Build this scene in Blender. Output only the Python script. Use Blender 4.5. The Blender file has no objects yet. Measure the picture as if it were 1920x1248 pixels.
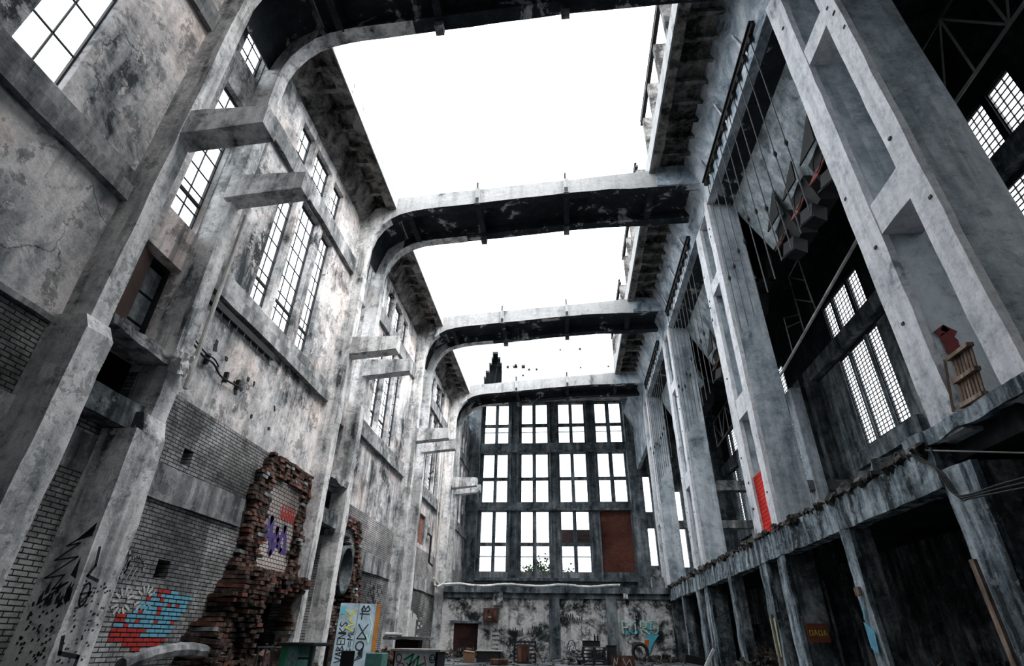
import bpy, bmesh, math, random
from mathutils import Vector, Matrix, noise
random.seed(7)
sc = bpy.context.scene
C = sc.collection
# ---------------------------------------------------------------- camera
yaw, pit, rol = math.radians(-5.8364), math.radians(30.0593), math.radians(1.0851)
F = Vector((math.sin(yaw)*math.cos(pit), math.cos(yaw)*math.cos(pit), math.sin(pit)))
R0 = Vector((math.cos(yaw), -math.sin(yaw), 0)); U0 = R0.cross(F)
Rr = R0*math.cos(rol)+U0*math.sin(rol); Ur = -R0*math.sin(rol)+U0*math.cos(rol)
cam = bpy.data.cameras.new('camera'); co = bpy.data.objects.new('camera', cam); C.objects.link(co)
cam.sensor_width = 36; cam.lens = 36*998.771/1920; cam.clip_start = .05; cam.clip_end = 500
mw = Matrix((Rr, Ur, -F)).transposed().to_4x4(); mw.translation = (0, 0, .8)
co.matrix_world = mw
sc.camera = co
# ---------------------------------------------------------------- overcast sky, exposure
w = bpy.data.worlds.new('overcast'); sc.world = w; w.use_nodes = True
bg = w.node_tree.nodes['Background']; bg.inputs[0].default_value = (.88, .945, 1, 1); bg.inputs[1].default_value = 1.25
sc.view_settings.view_transform = 'Standard'; sc.view_settings.look = 'None'
sc.view_settings.gamma = 1; sc.view_settings.exposure = 1.82
sun = bpy.data.lights.new('veiled_sun', 'SUN'); sun.energy = 2.6; sun.angle = math.radians(50); sun.color = (1, .98, .95)
so = bpy.data.objects.new('veiled_sun', sun); C.objects.link(so); so.rotation_euler = Vector((-.62, .22, -.75)).to_track_quat('-Z', 'Y').to_euler()
# ---------------------------------------------------------------- materials
def nt(name):
    m = bpy.data.materials.new(name); m.use_nodes = True; t = m.node_tree; b = t.nodes['Principled BSDF']
    return m, t, b
class G:
    """small node helper"""
    def __init__(s, t): s.t = t
    def n(s, ty, **k):
        x = s.t.nodes.new(ty)
        for a, v in k.items():
            if a.startswith('i_'): x.inputs[a[2:].replace('_', ' ')].default_value = v
            else: setattr(x, a, v)
        return x
    def l(s, a, b): s.t.links.new(a, b)
    def pos(s): return s.n('ShaderNodeNewGeometry').outputs['Position']
    def noise(s, vec, scale, detail=8, rough=.6, dist=0.):
        x = s.n('ShaderNodeTexNoise'); x.inputs['Scale'].default_value = scale; x.inputs['Detail'].default_value = detail
        x.inputs['Roughness'].default_value = rough; x.inputs['Distortion'].default_value = dist
        s.l(vec, x.inputs['Vector']); return x.outputs['Fac']
    def vm(s, vec, mul):
        x = s.n('ShaderNodeVectorMath', operation='MULTIPLY'); s.l(vec, x.inputs[0]); x.inputs[1].default_value = mul; return x.outputs[0]
    def va(s, vec, add):
        x = s.n('ShaderNodeVectorMath', operation='ADD'); s.l(vec, x.inputs[0]); x.inputs[1].default_value = add; return x.outputs[0]
    def m(s, op, a, b=None, c=None):
        x = s.n('ShaderNodeMath', operation=op)
        for i, v in enumerate((a, b, c)):
            if v is None: continue
            if isinstance(v, (int, float)): x.inputs[i].default_value = v
            else: s.l(v, x.inputs[i])
        return x.outputs[0]
    def ramp(s, fac, stops):
        x = s.n('ShaderNodeValToRGB'); r = x.color_ramp
        while len(r.elements) < len(stops): r.elements.new(.5)
        for e, (p, c) in zip(r.elements, stops):
            e.position = p; e.color = (c, c, c, 1) if isinstance(c, (int, float)) else (*c, 1)
        s.l(fac, x.inputs[0]); return x.outputs[0]
    def mix(s, fac, a, b, mode='MIX'):
        x = s.n('ShaderNodeMix', data_type='RGBA', blend_type=mode)
        for i, v in ((0, fac), (6, a), (7, b)):
            if isinstance(v, (int, float)): x.inputs[i].default_value = v if i == 0 else (v, v, v, 1)
            elif isinstance(v, tuple): x.inputs[i].default_value = (*v, 1)
            else: s.l(v, x.inputs[i])
        return x.outputs[2]
    def bump(s, h, strength, dist=.05, normal=None):
        x = s.n('ShaderNodeBump'); x.inputs['Strength'].default_value = strength; x.inputs['Distance'].default_value = dist
        s.l(h, x.inputs['Height'])
        if normal: s.l(normal, x.inputs['Normal'])
        return x.outputs[0]

def concrete(name, dark, mid, light, a=.42, b=.5, c=.6, scale=.5, streak=.45, speck=.5, bump=.5, off=(0, 0, 0), rough=.9, warm=None, peel=.5, drip=.45, crack=0.):
    m, t, bs = nt(name); g = G(t); p = g.va(g.pos(), off)
    n1 = g.noise(p, scale, 11, .7, .6)
    n2 = g.noise(g.vm(p, (1, 1, .13)), scale*3.2, 7, .62, .2)
    v = g.m('ADD', g.m('MULTIPLY', n1, 1-streak), g.m('MULTIPLY', n2, streak))
    v = g.m('MULTIPLY_ADD', g.m('SUBTRACT', v, .5), 1.35, .5)
    col = g.ramp(v, [(a, dark), ((a+b)/2, tuple((x*.35+y*.65) for x, y in zip(dark, mid))), (b, mid), (c, light)])
    n3 = g.noise(p, scale*9, 9, .75, .3)
    if peel:
        n5 = g.noise(g.va(p, (17, 3, 29)), scale*3.1, 12, .78, .25)
        col = g.mix(g.ramp(n5, [(.535, 0.), (.56, peel)]), col, light)
        col = g.mix(g.ramp(n5, [(.43, peel), (.455, 0.)]), col, dark)
    if drip:
        n6 = g.noise(g.vm(g.va(p, (5, 5, 0)), (1, 1, .06)), 2.6, 5, .6, .1)
        n7 = g.noise(g.va(p, (1, 40, 0)), .45, 3, .5)
        col = g.mix(g.m('MULTIPLY', g.ramp(n6, [(.52, 0.), (.6, drip)]), g.ramp(n7, [(.42, 0.), (.58, 1.)])), col, dark)
    pit = g.ramp(n3, [(.34, .12), (.42, .7), (.52, 1), (.66, 1.15)])
    col = g.mix(speck, col, pit, 'MULTIPLY')
    if crack:
        vo = g.n('ShaderNodeTexVoronoi', feature='DISTANCE_TO_EDGE'); vo.inputs['Scale'].default_value = .75
        dv = g.n('ShaderNodeVectorMath', operation='MULTIPLY_ADD'); nc = g.n('ShaderNodeTexNoise'); nc.inputs['Scale'].default_value = 2.2; nc.inputs['Detail'].default_value = 6
        g.l(p, nc.inputs['Vector']); g.l(nc.outputs['Color'], dv.inputs[0]); dv.inputs[1].default_value = (.7, .7, .7); g.l(p, dv.inputs[2]); g.l(dv.outputs[0], vo.inputs['Vector'])
        ck = g.ramp(vo.outputs['Distance'], [(.004, crack), (.014, 0.)])
        col = g.mix(g.m('MULTIPLY', ck, g.ramp(n1, [(.42, 1.), (.55, 0.)])), col, (.02, .022, .024))
    if warm:
        col = g.mix(g.ramp(g.noise(g.va(p, (31, 7, 3)), scale*1.3, 5, .6), [(.48, 0.), (.62, .8)]), col, warm, 'MULTIPLY')
    g.l(col, bs.inputs['Base Color']); bs.inputs['Roughness'].default_value = rough
    bs.inputs['Specular IOR Level'].default_value = .25
    n4 = g.noise(p, 22, 6, .7)
    h = g.m('ADD', g.m('MULTIPLY', n3, 1.), g.m('MULTIPLY', n4, .35))
    if peel: h = g.m('ADD', h, g.m('MULTIPLY', g.ramp(n5, [(.53, 0.), (.56, 1.)]), .4))
    g.l(g.bump(h, bump, .06), bs.inputs['Normal'])
    return m
DK, MD, LT = (.022, .03, .035), (.17, .185, .2), (.6, .585, .585)
M = {}
M['plaster'] = concrete('stained_plaster', (.03, .038, .043), (.36, .365, .375), (.8, .76, .75), .385, .47, .6, .42, .4, .6, .5, warm=(.93, .84, .8), peel=.55, drip=.6, crack=.8)
M['frame'] = concrete('frame_concrete', (.05, .058, .062), (.45, .455, .46), (.84, .82, .81), .35, .44, .56, .7, .55, .55, .45, (9, 0, 4), peel=.5, drip=.6)
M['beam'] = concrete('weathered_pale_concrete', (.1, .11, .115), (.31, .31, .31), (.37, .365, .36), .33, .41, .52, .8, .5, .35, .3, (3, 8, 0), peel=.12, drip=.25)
M['soot_shade'] = concrete('sooty_paint_and_shade', (.012, .016, .02), (.025, .032, .038), (.5, .5, .49), .4, .57, .63, .9, .25, .5, .35, (2, 3, 9), peel=0, drip=.3)  # flaking dark paint of the frames, also the painted shade of hopper soffits
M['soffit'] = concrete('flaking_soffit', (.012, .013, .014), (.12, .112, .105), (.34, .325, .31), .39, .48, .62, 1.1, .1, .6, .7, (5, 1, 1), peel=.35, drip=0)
M['column'] = concrete('grey_column_concrete', (.12, .145, .165), (.36, .41, .45), (.64, .68, .71), .37, .48, .62, .5, .45, .45, .3, (0, 4, 0), peel=.35, drip=.4)
M['flange'] = concrete('whitewashed_flange', (.24, .26, .29), (.68, .68, .71), (.84, .83, .85), .33, .43, .55, .9, .3, .4, .3, (0, 9, 0), peel=.25, drip=.3)
M['band'] = concrete('blue_grey_concrete', (.09, .115, .14), (.3, .355, .41), (.66, .7, .74), .33, .46, .66, .8, 0., .4, .2, (4, 4, 4), peel=.08, drip=0)
M['hopper'] = concrete('hopper_concrete', (.1, .12, .13), (.28, .32, .34), (.55, .6, .62), .4, .52, .66, .9, .35, .5, .25, (1, 2, 4), peel=.2, drip=.3)
M['ledge'] = concrete('dripped_grey_concrete', (.022, .03, .036), (.17, .215, .245), (.5, .56, .6), .41, .5, .62, 1.3, .75, .6, .7, (7, 4, 4), peel=.4, drip=.8)
M['post'] = concrete('dark_post_concrete', (.014, .018, .02), (.1, .12, .13), (.42, .44, .44), .41, .53, .66, 1.2, .5, .6, .6, (7, 1, 9), peel=.3, drip=.5)
M['backwall'] = concrete('back_wall_concrete', (.02, .028, .032), (.1, .12, .135), (.3, .32, .33), .38, .5, .64, .8, .5, .5, .4, (1, 11, 4), peel=.25, drip=.4)
M['lowwall'] = concrete('peeling_plaster', (.014, .021, .023), (.16, .165, .165), (.8, .76, .74), .42, .475, .54, .5, .2, .65, .6, (12, 11, 2), peel=.6, drip=.5, crack=.6)
M['white'] = concrete('white_gable_render', (.3, .3, .3), (.31, .305, .3), (.345, .34, .335), .3, .4, .5, .4, .3, .2, .15, peel=.06, drip=.1)
M['dark'] = concrete('near_black_concrete', (.006, .008, .01), (.02, .025, .028), (.06, .068, .072), .4, .55, .7, .8, .3, .5, .5, peel=0, drip=0)  # near-black tone for niches, side hall surfaces and the near slab
M['lintel'] = concrete('grey_lintel_concrete', (.05, .056, .06), (.19, .195, .2), (.5, .5, .5), .38, .5, .66, .7, .6, .5, .4, (3, 3, 0), peel=.3, drip=.5)
M['floor'] = concrete('dusty_floor', (.02, .023, .025), (.07, .075, .08), (.32, .33, .34), .42, .52, .66, .8, 0, .6, .6, drip=0)
M['rubble'] = concrete('rubble', (.012, .011, .011), (.07, .062, .055), (.26, .24, .22), .42, .52, .66, 2.5, 0, .7, .9, peel=0, drip=0)
M['ruin'] = concrete('broken_brick_mortar', (.014, .012, .011), (.085, .055, .045), (.32, .2, .16), .4, .5, .63, 1.6, .1, .8, 1., (2, 2, 2), peel=.3, drip=0)
M['timber'] = concrete('weathered_timber', (.05, .035, .028), (.21, .145, .11), (.42, .32, .26), .36, .5, .64, 2.2, .7, .4, .3, peel=0, drip=0)
M['rust'] = concrete('rusty_steel', (.02, .011, .009), (.1, .04, .028), (.24, .12, .08), .4, .5, .64, 2, .4, .5, .4, rough=.7, peel=0, drip=0)

def brick(name, c1, c2, mortar, axis='y', bw=.25, rh=.075, ms=.011, white=.3, whitecol=(.62, .6, .6), dirt=.6, wscale=.5, bump=1.):
    m, t, bs = nt(name); g = G(t); p = g.pos()
    s = g.n('ShaderNodeSeparateXYZ'); g.l(p, s.inputs[0]); cb = g.n('ShaderNodeCombineXYZ')
    g.l(s.outputs['Y' if axis == 'y' else 'X'], cb.inputs[0]); g.l(s.outputs['Z'], cb.inputs[1])
    b = g.n('ShaderNodeTexBrick'); g.l(cb.outputs[0], b.inputs['Vector'])
    b.inputs['Scale'].default_value = 1; b.inputs['Brick Width'].default_value = bw; b.inputs['Row Height'].default_value = rh
    b.inputs['Mortar Size'].default_value = ms; b.inputs['Mortar Smooth'].default_value = .6
    b.inputs['Color1'].default_value = (*c1, 1); b.inputs['Color2'].default_value = (*c2, 1); b.inputs['Mortar'].default_value = (*mortar, 1)
    nz = g.noise(p, wscale, 8, .68, .4)
    fine = g.noise(p, 7, 8, .75)
    wf = g.ramp(nz, [(.5-.1*white, 0.), (.68-.2*white, white)])
    inv = g.m('SUBTRACT', 1., b.outputs['Fac'])
    wf = g.m('MULTIPLY', wf, inv)
    col = g.mix(wf, b.outputs['Color'], whitecol)
    col = g.mix(dirt, col, g.ramp(fine, [(.36, .25), (.5, .9), (.65, 1.25)]), 'MULTIPLY')
    big = g.ramp(g.noise(g.va(p, (3, 19, 5)), .35, 6, .6), [(.4, .22), (.58, 1.2)])
    col = g.mix(.8, col, big, 'MULTIPLY')
    g.l(col, bs.inputs['Base Color']); bs.inputs['Roughness'].default_value = .85; bs.inputs['Specular IOR Level'].default_value = .25
    h = g.m('ADD', inv, g.m('MULTIPLY', fine, .5))
    g.l(g.bump(h, bump, .03), bs.inputs['Normal'])
    return m
M['brick'] = brick('grey_brick', (.1, .105, .105), (.2, .2, .2), (.012, .015, .016), white=.55)
M['brickw'] = brick('whitewashed_brick', (.3, .3, .3), (.44, .43, .42), (.03, .03, .03), white=.6)
M['brickred'] = brick('red_infill_brick', (.13, .032, .02), (.19, .055, .032), (.1, .1, .09), 'x', bw=.3, rh=.16, ms=.014, white=0., dirt=.4)
M['brickx'] = brick('dark_red_brick', (.06, .022, .018), (.09, .03, .024), (.04, .04, .04), 'x', white=0.)
M['glazed'] = brick('pale_glazed_brick', (.42, .36, .34), (.5, .43, .4), (.02, .02, .02), bw=.16, rh=.1, ms=.012, white=.2, dirt=.3)
M['brickscarlet'] = brick('scarlet_painted_brick', (.75, .015, .008), (.85, .03, .012), (.03, .01, .01), bw=.3, rh=.115, ms=.014, white=0., dirt=.15, bump=.5)
M['brickorange'] = brick('orange_brick', (.3, .1, .06), (.36, .15, .1), (.09, .07, .06), white=.2)

def flat(name, col, rough=.7, metal=0., var=.35, scale=3.):
    m, t, bs = nt(name); g = G(t); p = g.pos()
    n = g.ramp(g.noise(p, scale, 7, .65), [(.35, 1-var), (.6, 1+var*.3)])
    g.l(g.mix(1., tuple(col), n, 'MULTIPLY'), bs.inputs['Base Color'])
    bs.inputs['Roughness'].default_value = rough; bs.inputs['Metallic'].default_value = metal
    bs.inputs['Specular IOR Level'].default_value = .3
    return m
M['steel'] = flat('dark_steel', (.02, .019, .02), .6, .3)
M['rod'] = flat('greyed_steel_rod', (.1, .1, .1), .6, .3)
M['pipe'] = flat('pale_conduit', (.5, .48, .46), .6)
M['lagging'] = flat('white_pipe_lagging', (.75, .74, .72), .8)
M['panelblue'] = flat('grey_blue_paint', (.4, .52, .6), .6)
M['orange'] = flat('orange_paint', (.5, .19, .03), .6)
M['cardboard'] = flat('cardboard', (.3, .17, .1), .8)
M['brownmetal'] = flat('brown_painted_metal', (.065, .04, .034), .6)
M['black'] = flat('black_wood', (.02, .021, .022), .7)
M['deskside'] = flat('pale_blue_paint', (.8, .88, .9), .7)
M['desktop'] = flat('dusty_desk_top', (.5, .46, .43), .7)
M['green'] = flat('green_fabric', (.1, .17, .08), .9)
M['pink'] = flat('red_lead_plate', (.2, .055, .045), .7)
M['leaf'] = flat('foliage', (.03, .06, .02), .8)
M['bark'] = flat('bark', (.08, .06, .045), .9)
for k, c in dict(gsign=(.2, .055, .03), gblack=(.012, .013, .016), gblue=(.13, .38, .52), gred=(.42, .03, .025), gpurple=(.07, .05, .17), gcyan=(.1, .5, .62), gyellow=(.75, .7, .1), gwhite=(.5, .5, .49),
                 ggreen=(.03, .25, .13), gorange=(.55, .13, .03), gmint=(.62, .85, .75), gdred=(.18, .02, .022), ggrey=(.25, .27, .28), gpink=(.5, .1, .2), glime=(.45, .5, .34), gteal=(.12, .3, .28)).items():
    M[k] = flat('spray_paint_'+k[1:], c, .75, 0, .25, 8)
def glass(name, tint, fac):
    m, t, bs = nt(name); g = G(t); out = t.nodes['Material Output']
    tr = g.n('ShaderNodeBsdfTransparent'); tr.inputs[0].default_value = (*tint, 1)
    gl = g.n('ShaderNodeBsdfGlossy'); gl.inputs['Roughness'].default_value = .15; gl.inputs[0].default_value = (.8, .85, .9, 1)
    mx = g.n('ShaderNodeMixShader'); mx.inputs[0].default_value = fac
    g.l(tr.outputs[0], mx.inputs[1]); g.l(gl.outputs[0], mx.inputs[2]); g.l(mx.outputs[0], out.inputs[0])
    return m
M['glass'] = glass('dusty_window_glass', (.93, .95, .96), .06)
# ---------------------------------------------------------------- mesh helpers
class MB:
    def __init__(s): s.v = []; s.f = []; s.mi = []
    def add(s, vs, fs, mi=0):
        k = len(s.v); s.v += [Vector(a) for a in vs]; s.f += [[i+k for i in f] for f in fs]; s.mi += [mi]*len(fs); return s
    def box(s, x0, x1, y0, y1, z0, z1, mi=0):
        return s.add([(x0, y0, z0), (x1, y0, z0), (x1, y1, z0), (x0, y1, z0), (x0, y0, z1), (x1, y0, z1), (x1, y1, z1), (x0, y1, z1)],
                     [(0, 3, 2, 1), (4, 5, 6, 7), (0, 1, 5, 4), (1, 2, 6, 5), (2, 3, 7, 6), (3, 0, 4, 7)], mi)
    def obox(s, c, sx, sy, sz, rot=(0, 0, 0), mi=0):
        Rm = Matrix.Rotation(rot[2], 3, 'Z') @ Matrix.Rotation(rot[1], 3, 'Y') @ Matrix.Rotation(rot[0], 3, 'X'); c = Vector(c)
        vs = [c+Rm@Vector((a*sx/2, b*sy/2, d*sz/2)) for d in (-1, 1) for a, b in ((-1, -1), (1, -1), (1, 1), (-1, 1))]
        return s.add(vs, [(0, 3, 2, 1), (4, 5, 6, 7), (0, 1, 5, 4), (1, 2, 6, 5), (2, 3, 7, 6), (3, 0, 4, 7)], mi)
    def prism(s, poly, axis, a, b, mi=0):
        """poly: 2D outline; extruded along axis from a to b.  axis x -> (y,z), y -> (x,z), z -> (x,y)"""
        def P(q, t): return {'x': (t, q[0], q[1]), 'y': (q[0], t, q[1]), 'z': (q[0], q[1], t)}[axis]
        n = len(poly); vs = [P(q, a) for q in poly]+[P(q, b) for q in poly]
        return s.add(vs, [list(range(n)), list(range(2*n-1, n-1, -1))]+[(i, i+n, (i+1) % n+n, (i+1) % n) for i in range(n)], mi)
    def strip(s, inner, outer, axis, a, b, mi=0):
        """solid between two matching 2D paths"""
        def P(q, t): return {'x': (t, q[0], q[1]), 'y': (q[0], t, q[1])}[axis]
        n = len(inner); vs = []
        for i in range(n): vs += [P(inner[i], a), P(outer[i], a), P(outer[i], b), P(inner[i], b)]
        fs = [(0, 1, 2, 3), (4*n-1, 4*n-2, 4*n-3, 4*n-4)]
        for i in range(n-1):
            k = 4*i
            for j in range(4): fs.append((k+j, k+4+j, k+4+(j+1) % 4, k+(j+1) % 4))
        return s.add(vs, fs, mi)
    def tube(s, pts, r, n=6, mi=0):
        pts = [Vector(p) for p in pts]; k = len(pts); vs = []; up = None
        for i, p in enumerate(pts):
            d = (pts[min(i+1, k-1)]-pts[max(i-1, 0)]).normalized()
            if up is None: up = d.cross(Vector((0, 0, 1)) if abs(d.z) < .9 else Vector((1, 0, 0))).normalized()
            a = (up-d*up.dot(d)).normalized(); b = d.cross(a); up = a
            rr = r[i] if isinstance(r, (list, tuple)) else r
            vs += [p+a*rr*math.cos(2*math.pi*j/n)+b*rr*math.sin(2*math.pi*j/n) for j in range(n)]
        fs = [list(range(n-1, -1, -1)), list(range((k-1)*n, k*n))]
        for i in range(k-1):
            for j in range(n): fs.append((i*n+j, i*n+(j+1) % n, (i+1)*n+(j+1) % n, (i+1)*n+j))
        return s.add(vs, fs, mi)
    def bar(s, a, b, t, mi=0): return s.tube([a, b], t*.7, 4, mi)
    def stroke(s, fn, pts, wd, th=.006, mi=0):
        """flat paint stroke on a plane; fn(u,v,depth) -> 3D"""
        for (a, b) in zip(pts[:-1], pts[1:]):
            a = Vector(a); b = Vector(b); d = b-a
            if d.length < 1e-5: continue
            d.normalize(); nn = Vector((-d.y, d.x))*wd/2; e = d*wd*.35
            q = [a-nn-e, b-nn+e, b+nn+e, a+nn-e]
            s.add([fn(p.x, p.y, 0) for p in q]+[fn(p.x, p.y, th) for p in q], [(0, 3, 2, 1), (4, 5, 6, 7), (0, 1, 5, 4), (1, 2, 6, 5), (2, 3, 7, 6), (3, 0, 4, 7)], mi)
        return s
    def patch(s, fn, poly, th=.006, mi=0):
        n = len(poly); return s.add([fn(u, v, 0) for u, v in poly]+[fn(u, v, th) for u, v in poly],
            [list(range(n-1, -1, -1)), list(range(n, 2*n))]+[(i, (i+1) % n, (i+1) % n+n, i+n) for i in range(n)], mi)
    def build(s, name, mats, parent=None, rough=None, smooth=False, bevel=0):
        if not isinstance(mats, (list, tuple)): mats = [mats]
        org = Vector((0, 0, 0))
        if parent is None:
            lo = Vector([min(v[i] for v in s.v) for i in range(3)]); hi = Vector([max(v[i] for v in s.v) for i in range(3)])
            org = Vector(((lo.x+hi.x)/2, (lo.y+hi.y)/2, lo.z))
        else:
            q = parent
            while q is not None: org = org+q.location; q = q.parent
        me = bpy.data.meshes.new(name); me.from_pydata([v-org for v in s.v], [], s.f)
        for m_ in mats: me.materials.append(M[m_])
        for p, i in zip(me.polygons, s.mi): p.material_index = i
        bm = bmesh.new(); bm.from_mesh(me)
        if len(s.f) < 60000: bmesh.ops.recalc_face_normals(bm, faces=bm.faces)
        if bevel: bmesh.ops.bevel(bm, geom=list(bm.edges), offset=bevel, segments=1, affect='EDGES', clamp_overlap=True)
        if rough:
            ml, amp, fr = rough
            bmesh.ops.triangulate(bm, faces=bm.faces)
            for _ in range(7):
                es = [e for e in bm.edges if e.calc_length() > ml]
                if not es: break
                bmesh.ops.subdivide_edges(bm, edges=es, cuts=1); bmesh.ops.triangulate(bm, faces=[f for f in bm.faces if len(f.verts) > 3])
            for v in bm.verts:
                P = (v.co+org)*fr
                v.co += Vector((noise.noise(P), noise.noise(P+Vector((31, 0, 0))), noise.noise(P+Vector((0, 57, 0)))))*amp + Vector((noise.noise(P*4), noise.noise(P*4+Vector((9, 0, 0))), noise.noise(P*4+Vector((0, 9, 5)))))*amp*.45
        bm.to_mesh(me); bm.free()
        if smooth:
            for p in me.polygons: p.use_smooth = True
        o = bpy.data.objects.new(name, me); C.objects.link(o); o.location = org if parent is None else (0, 0, 0)
        if parent is not None: o.parent = parent
        return o
def curve(p, k=6):
    p = [Vector(a) for a in p]; p = [p[0]*2-p[1]]+p+[p[-1]*2-p[-2]]; out = []
    for i in range(1, len(p)-2):
        for j in range(k):
            t = j/k; a, b, c, d = p[i-1:i+3]
            out.append(.5*((2*b)+(c-a)*t+(2*a-5*b+4*c-d)*t*t+(3*b-a-3*c+d)*t**3))
    return out+[p[-2]]
def tag(o, label, cat, group=None, kind=None):
    o['label'] = label; o['category'] = cat
    if group: o['group'] = group
    if kind: o['kind'] = kind
    return o
def thing(name, label, cat, loc=(0, 0, 0), group=None, kind=None):
    o = bpy.data.objects.new(name, None); C.objects.link(o); o.location = loc; o.empty_display_size = .2
    return tag(o, label, cat, group, kind)
def struct(o, label=None):
    o['kind'] = 'structure'
    if label: o['label'] = label; o['category'] = 'structure'
    return o
def lab(o, s): o['label'] = s; return o
def copy_tree(o, off, parent=None):
    c = o.copy(); C.objects.link(c)
    if parent is not None: c.parent = parent
    else: c.location = o.location+Vector(off)
    for ch in o.children: copy_tree(ch, off, c)
    return c
def wall(mb, fn, us, vs, hole, d0, d1, mat=lambda u, v: 0):
    """solid wall of grid cells with openings; fn(u,v,d)->3D, depth d0..d1"""
    us = sorted(set(round(u, 4) for u in us)); vs = sorted(set(round(v, 4) for v in vs))
    S = {}
    for i in range(len(us)-1):
        for j in range(len(vs)-1):
            S[i, j] = not hole((us[i]+us[i+1])/2, (vs[j]+vs[j+1])/2)
    for (i, j), sol in S.items():
        if not sol: continue
        u0, u1, v0, v1 = us[i], us[i+1], vs[j], vs[j+1]; mi = mat((u0+u1)/2, (v0+v1)/2)
        for d in (d0, d1): mb.add([fn(u0, v0, d), fn(u1, v0, d), fn(u1, v1, d), fn(u0, v1, d)], [(0, 1, 2, 3)], mi)
        for (di, dj, a, b) in ((-1, 0, (u0, v0), (u0, v1)), (1, 0, (u1, v0), (u1, v1)), (0, -1, (u0, v0), (u1, v0)), (0, 1, (u0, v1), (u1, v1))):
            if not S.get((i+di, j+dj), False):
                mb.add([fn(*a, d0), fn(*b, d0), fn(*b, d1), fn(*a, d1)], [(0, 1, 2, 3)], mi)
    return mb
def inr(rects):
    return lambda u, v: any(a < u < b and c < v < d for a, b, c, d in rects)
YK = lambda k: 6.5+9.4*(k-1)
YB = 44.1
XL, XR, XO = -7.9, 5.87, 13.0
ORD = ['nearest', 'second nearest', 'third nearest', 'farthest']
WN = [0]
def wname(): WN[0] += 1; return 'window_%d' % WN[0]
def steel_window(fn, u0, u1, v0, v1, cols, rows, d, label, broken=0, bar=.028, fmat='steel', subs=(), gl=True):
    mb = MB()
    def bx(a, b, c, e, t):
        P = [fn(x, y, dd) for dd in (d-t, d+t) for x, y in ((a, c), (b, c), (b, e), (a, e))]
        mb.add(P, [(0, 3, 2, 1), (4, 5, 6, 7), (0, 1, 5, 4), (1, 2, 6, 5), (2, 3, 7, 6), (3, 0, 4, 7)])
    fr = .03
    bx(u0, u0+fr, v0, v1, .03); bx(u1-fr, u1, v0, v1, .03); bx(u0, u1, v0, v0+fr, .03); bx(u0, u1, v1-fr, v1, .03)
    for i in range(1, cols): u = u0+(u1-u0)*i/cols; bx(u-bar/2, u+bar/2, v0, v1, .015)
    for j in range(1, rows): v = v0+(v1-v0)*j/rows; bx(u0, u1, v-bar/2, v+bar/2, .015)
    for (a, b, c, e) in subs: bx(a, b, c, e, .03)
    o = struct(mb.build(wname(), fmat), label)
    if gl:
        p = MB(); cw, rh = (u1-u0)/cols, (v1-v0)/rows
        for i in range(cols):
            for j in range(rows):
                if random.random() < broken: continue
                P = [fn(x, y, dd) for dd in (d-.003, d+.003) for x, y in ((u0+cw*i, v0+rh*j), (u0+cw*(i+1), v0+rh*j), (u0+cw*(i+1), v0+rh*(j+1)), (u0+cw*i, v0+rh*(j+1)))]
                p.add(P, [(0, 3, 2, 1), (4, 5, 6, 7)])
        if p.v: p.build('pane', 'glass', o)
    return o
#====================================================================== LARGE STRUCTURE
mb = MB()
mb.box(-9.5, 14, -8, 45.5, -.4, 0)
struct(mb.build('floor', 'floor', rough=(1.2, .02, .6)), 'dusty grey concrete floor of the hall')
mb = MB(); mb.box(-120, 120, -100, 160, -.9, -.42)
struct(mb.build('trim_1', 'floor'), 'open ground outside the hall')
# left wall ------------------------------------------------------------
holes = []; winL = []
for j in range(0, 5):
    o = 9.4*(j-1)
    for (a, b) in ((10.73, 11.52), (11.8, 12.98), (13.3, 14.12)):
        if j == 0:
            a, b = {10.73: (10.9, 11.5), 11.8: (12.0, 12.9), 13.3: (13.3, 14.2)}[a]
        for (c, d, up) in ((8.4, 12.8, 0), (13.6, 15.15, 1)):
            if j == 0 and up: continue
            holes.append((a+o, b+o, c, d)); winL.append((a+o, b+o, c, d, j, up))
for k in range(1, 5):
    y = YK(k)
    for (c, d, up) in ((8.45, 12.6, 0), (13.75, 15.2, 1)):
        holes.append((y+1.02, y+1.88, c, d)); winL.append((y+1.02, y+1.88, c, d, 'leg%d' % k, up))
    holes.append((y+.55, y+1.9, 5.45, 7.45))
holes += [(YK(1)+.55, YK(1)+1.9, 4.35, 5.25), (YK(2)+.42, YK(2)+1.86, .1, 5.0), (10.2, 10.52, 3.88, 4.2), (10.5, 10.86, 1.75, 2.08), (YK(3)+.6, YK(3)+1.7, 3.9, 4.9),
          (13.55, 15.8, .0, 1.6), (19.1, 20.5, 1.7, 3.6), (19.25, 20.35, 3.6, 3.85), (19.5, 20.1, 3.85, 4.02), (29.5, 30.9, 5.3, 6.85), (8.0, 8.0, 0, 0)]
us = [-6, YB+.5]; vs = [0, 3.1, 3.7, 5.1, 16.6]
for h in holes: us += [h[0], h[1]]; vs += [h[2], h[3]]
for k in range(1, 5): us += [YK(k), YK(k)+2.3]
us += [17.9, 27.6]
fnL = lambda u, v, d: (XL-d, u, v)
def matL(u, v):
    if v > 5.1: return 0
    if 3.1 < v < 3.7: return 2
    if u > 18 and (v > 3.7): return 3
    return 1
mb = wall(MB(), fnL, us, vs, inr(holes), 0, .25, matL)
struct(mb.build('wall_left', ['plaster', 'brick', 'lintel', 'brickw']), 'tall left wall of stained plaster over grey brick')
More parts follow.
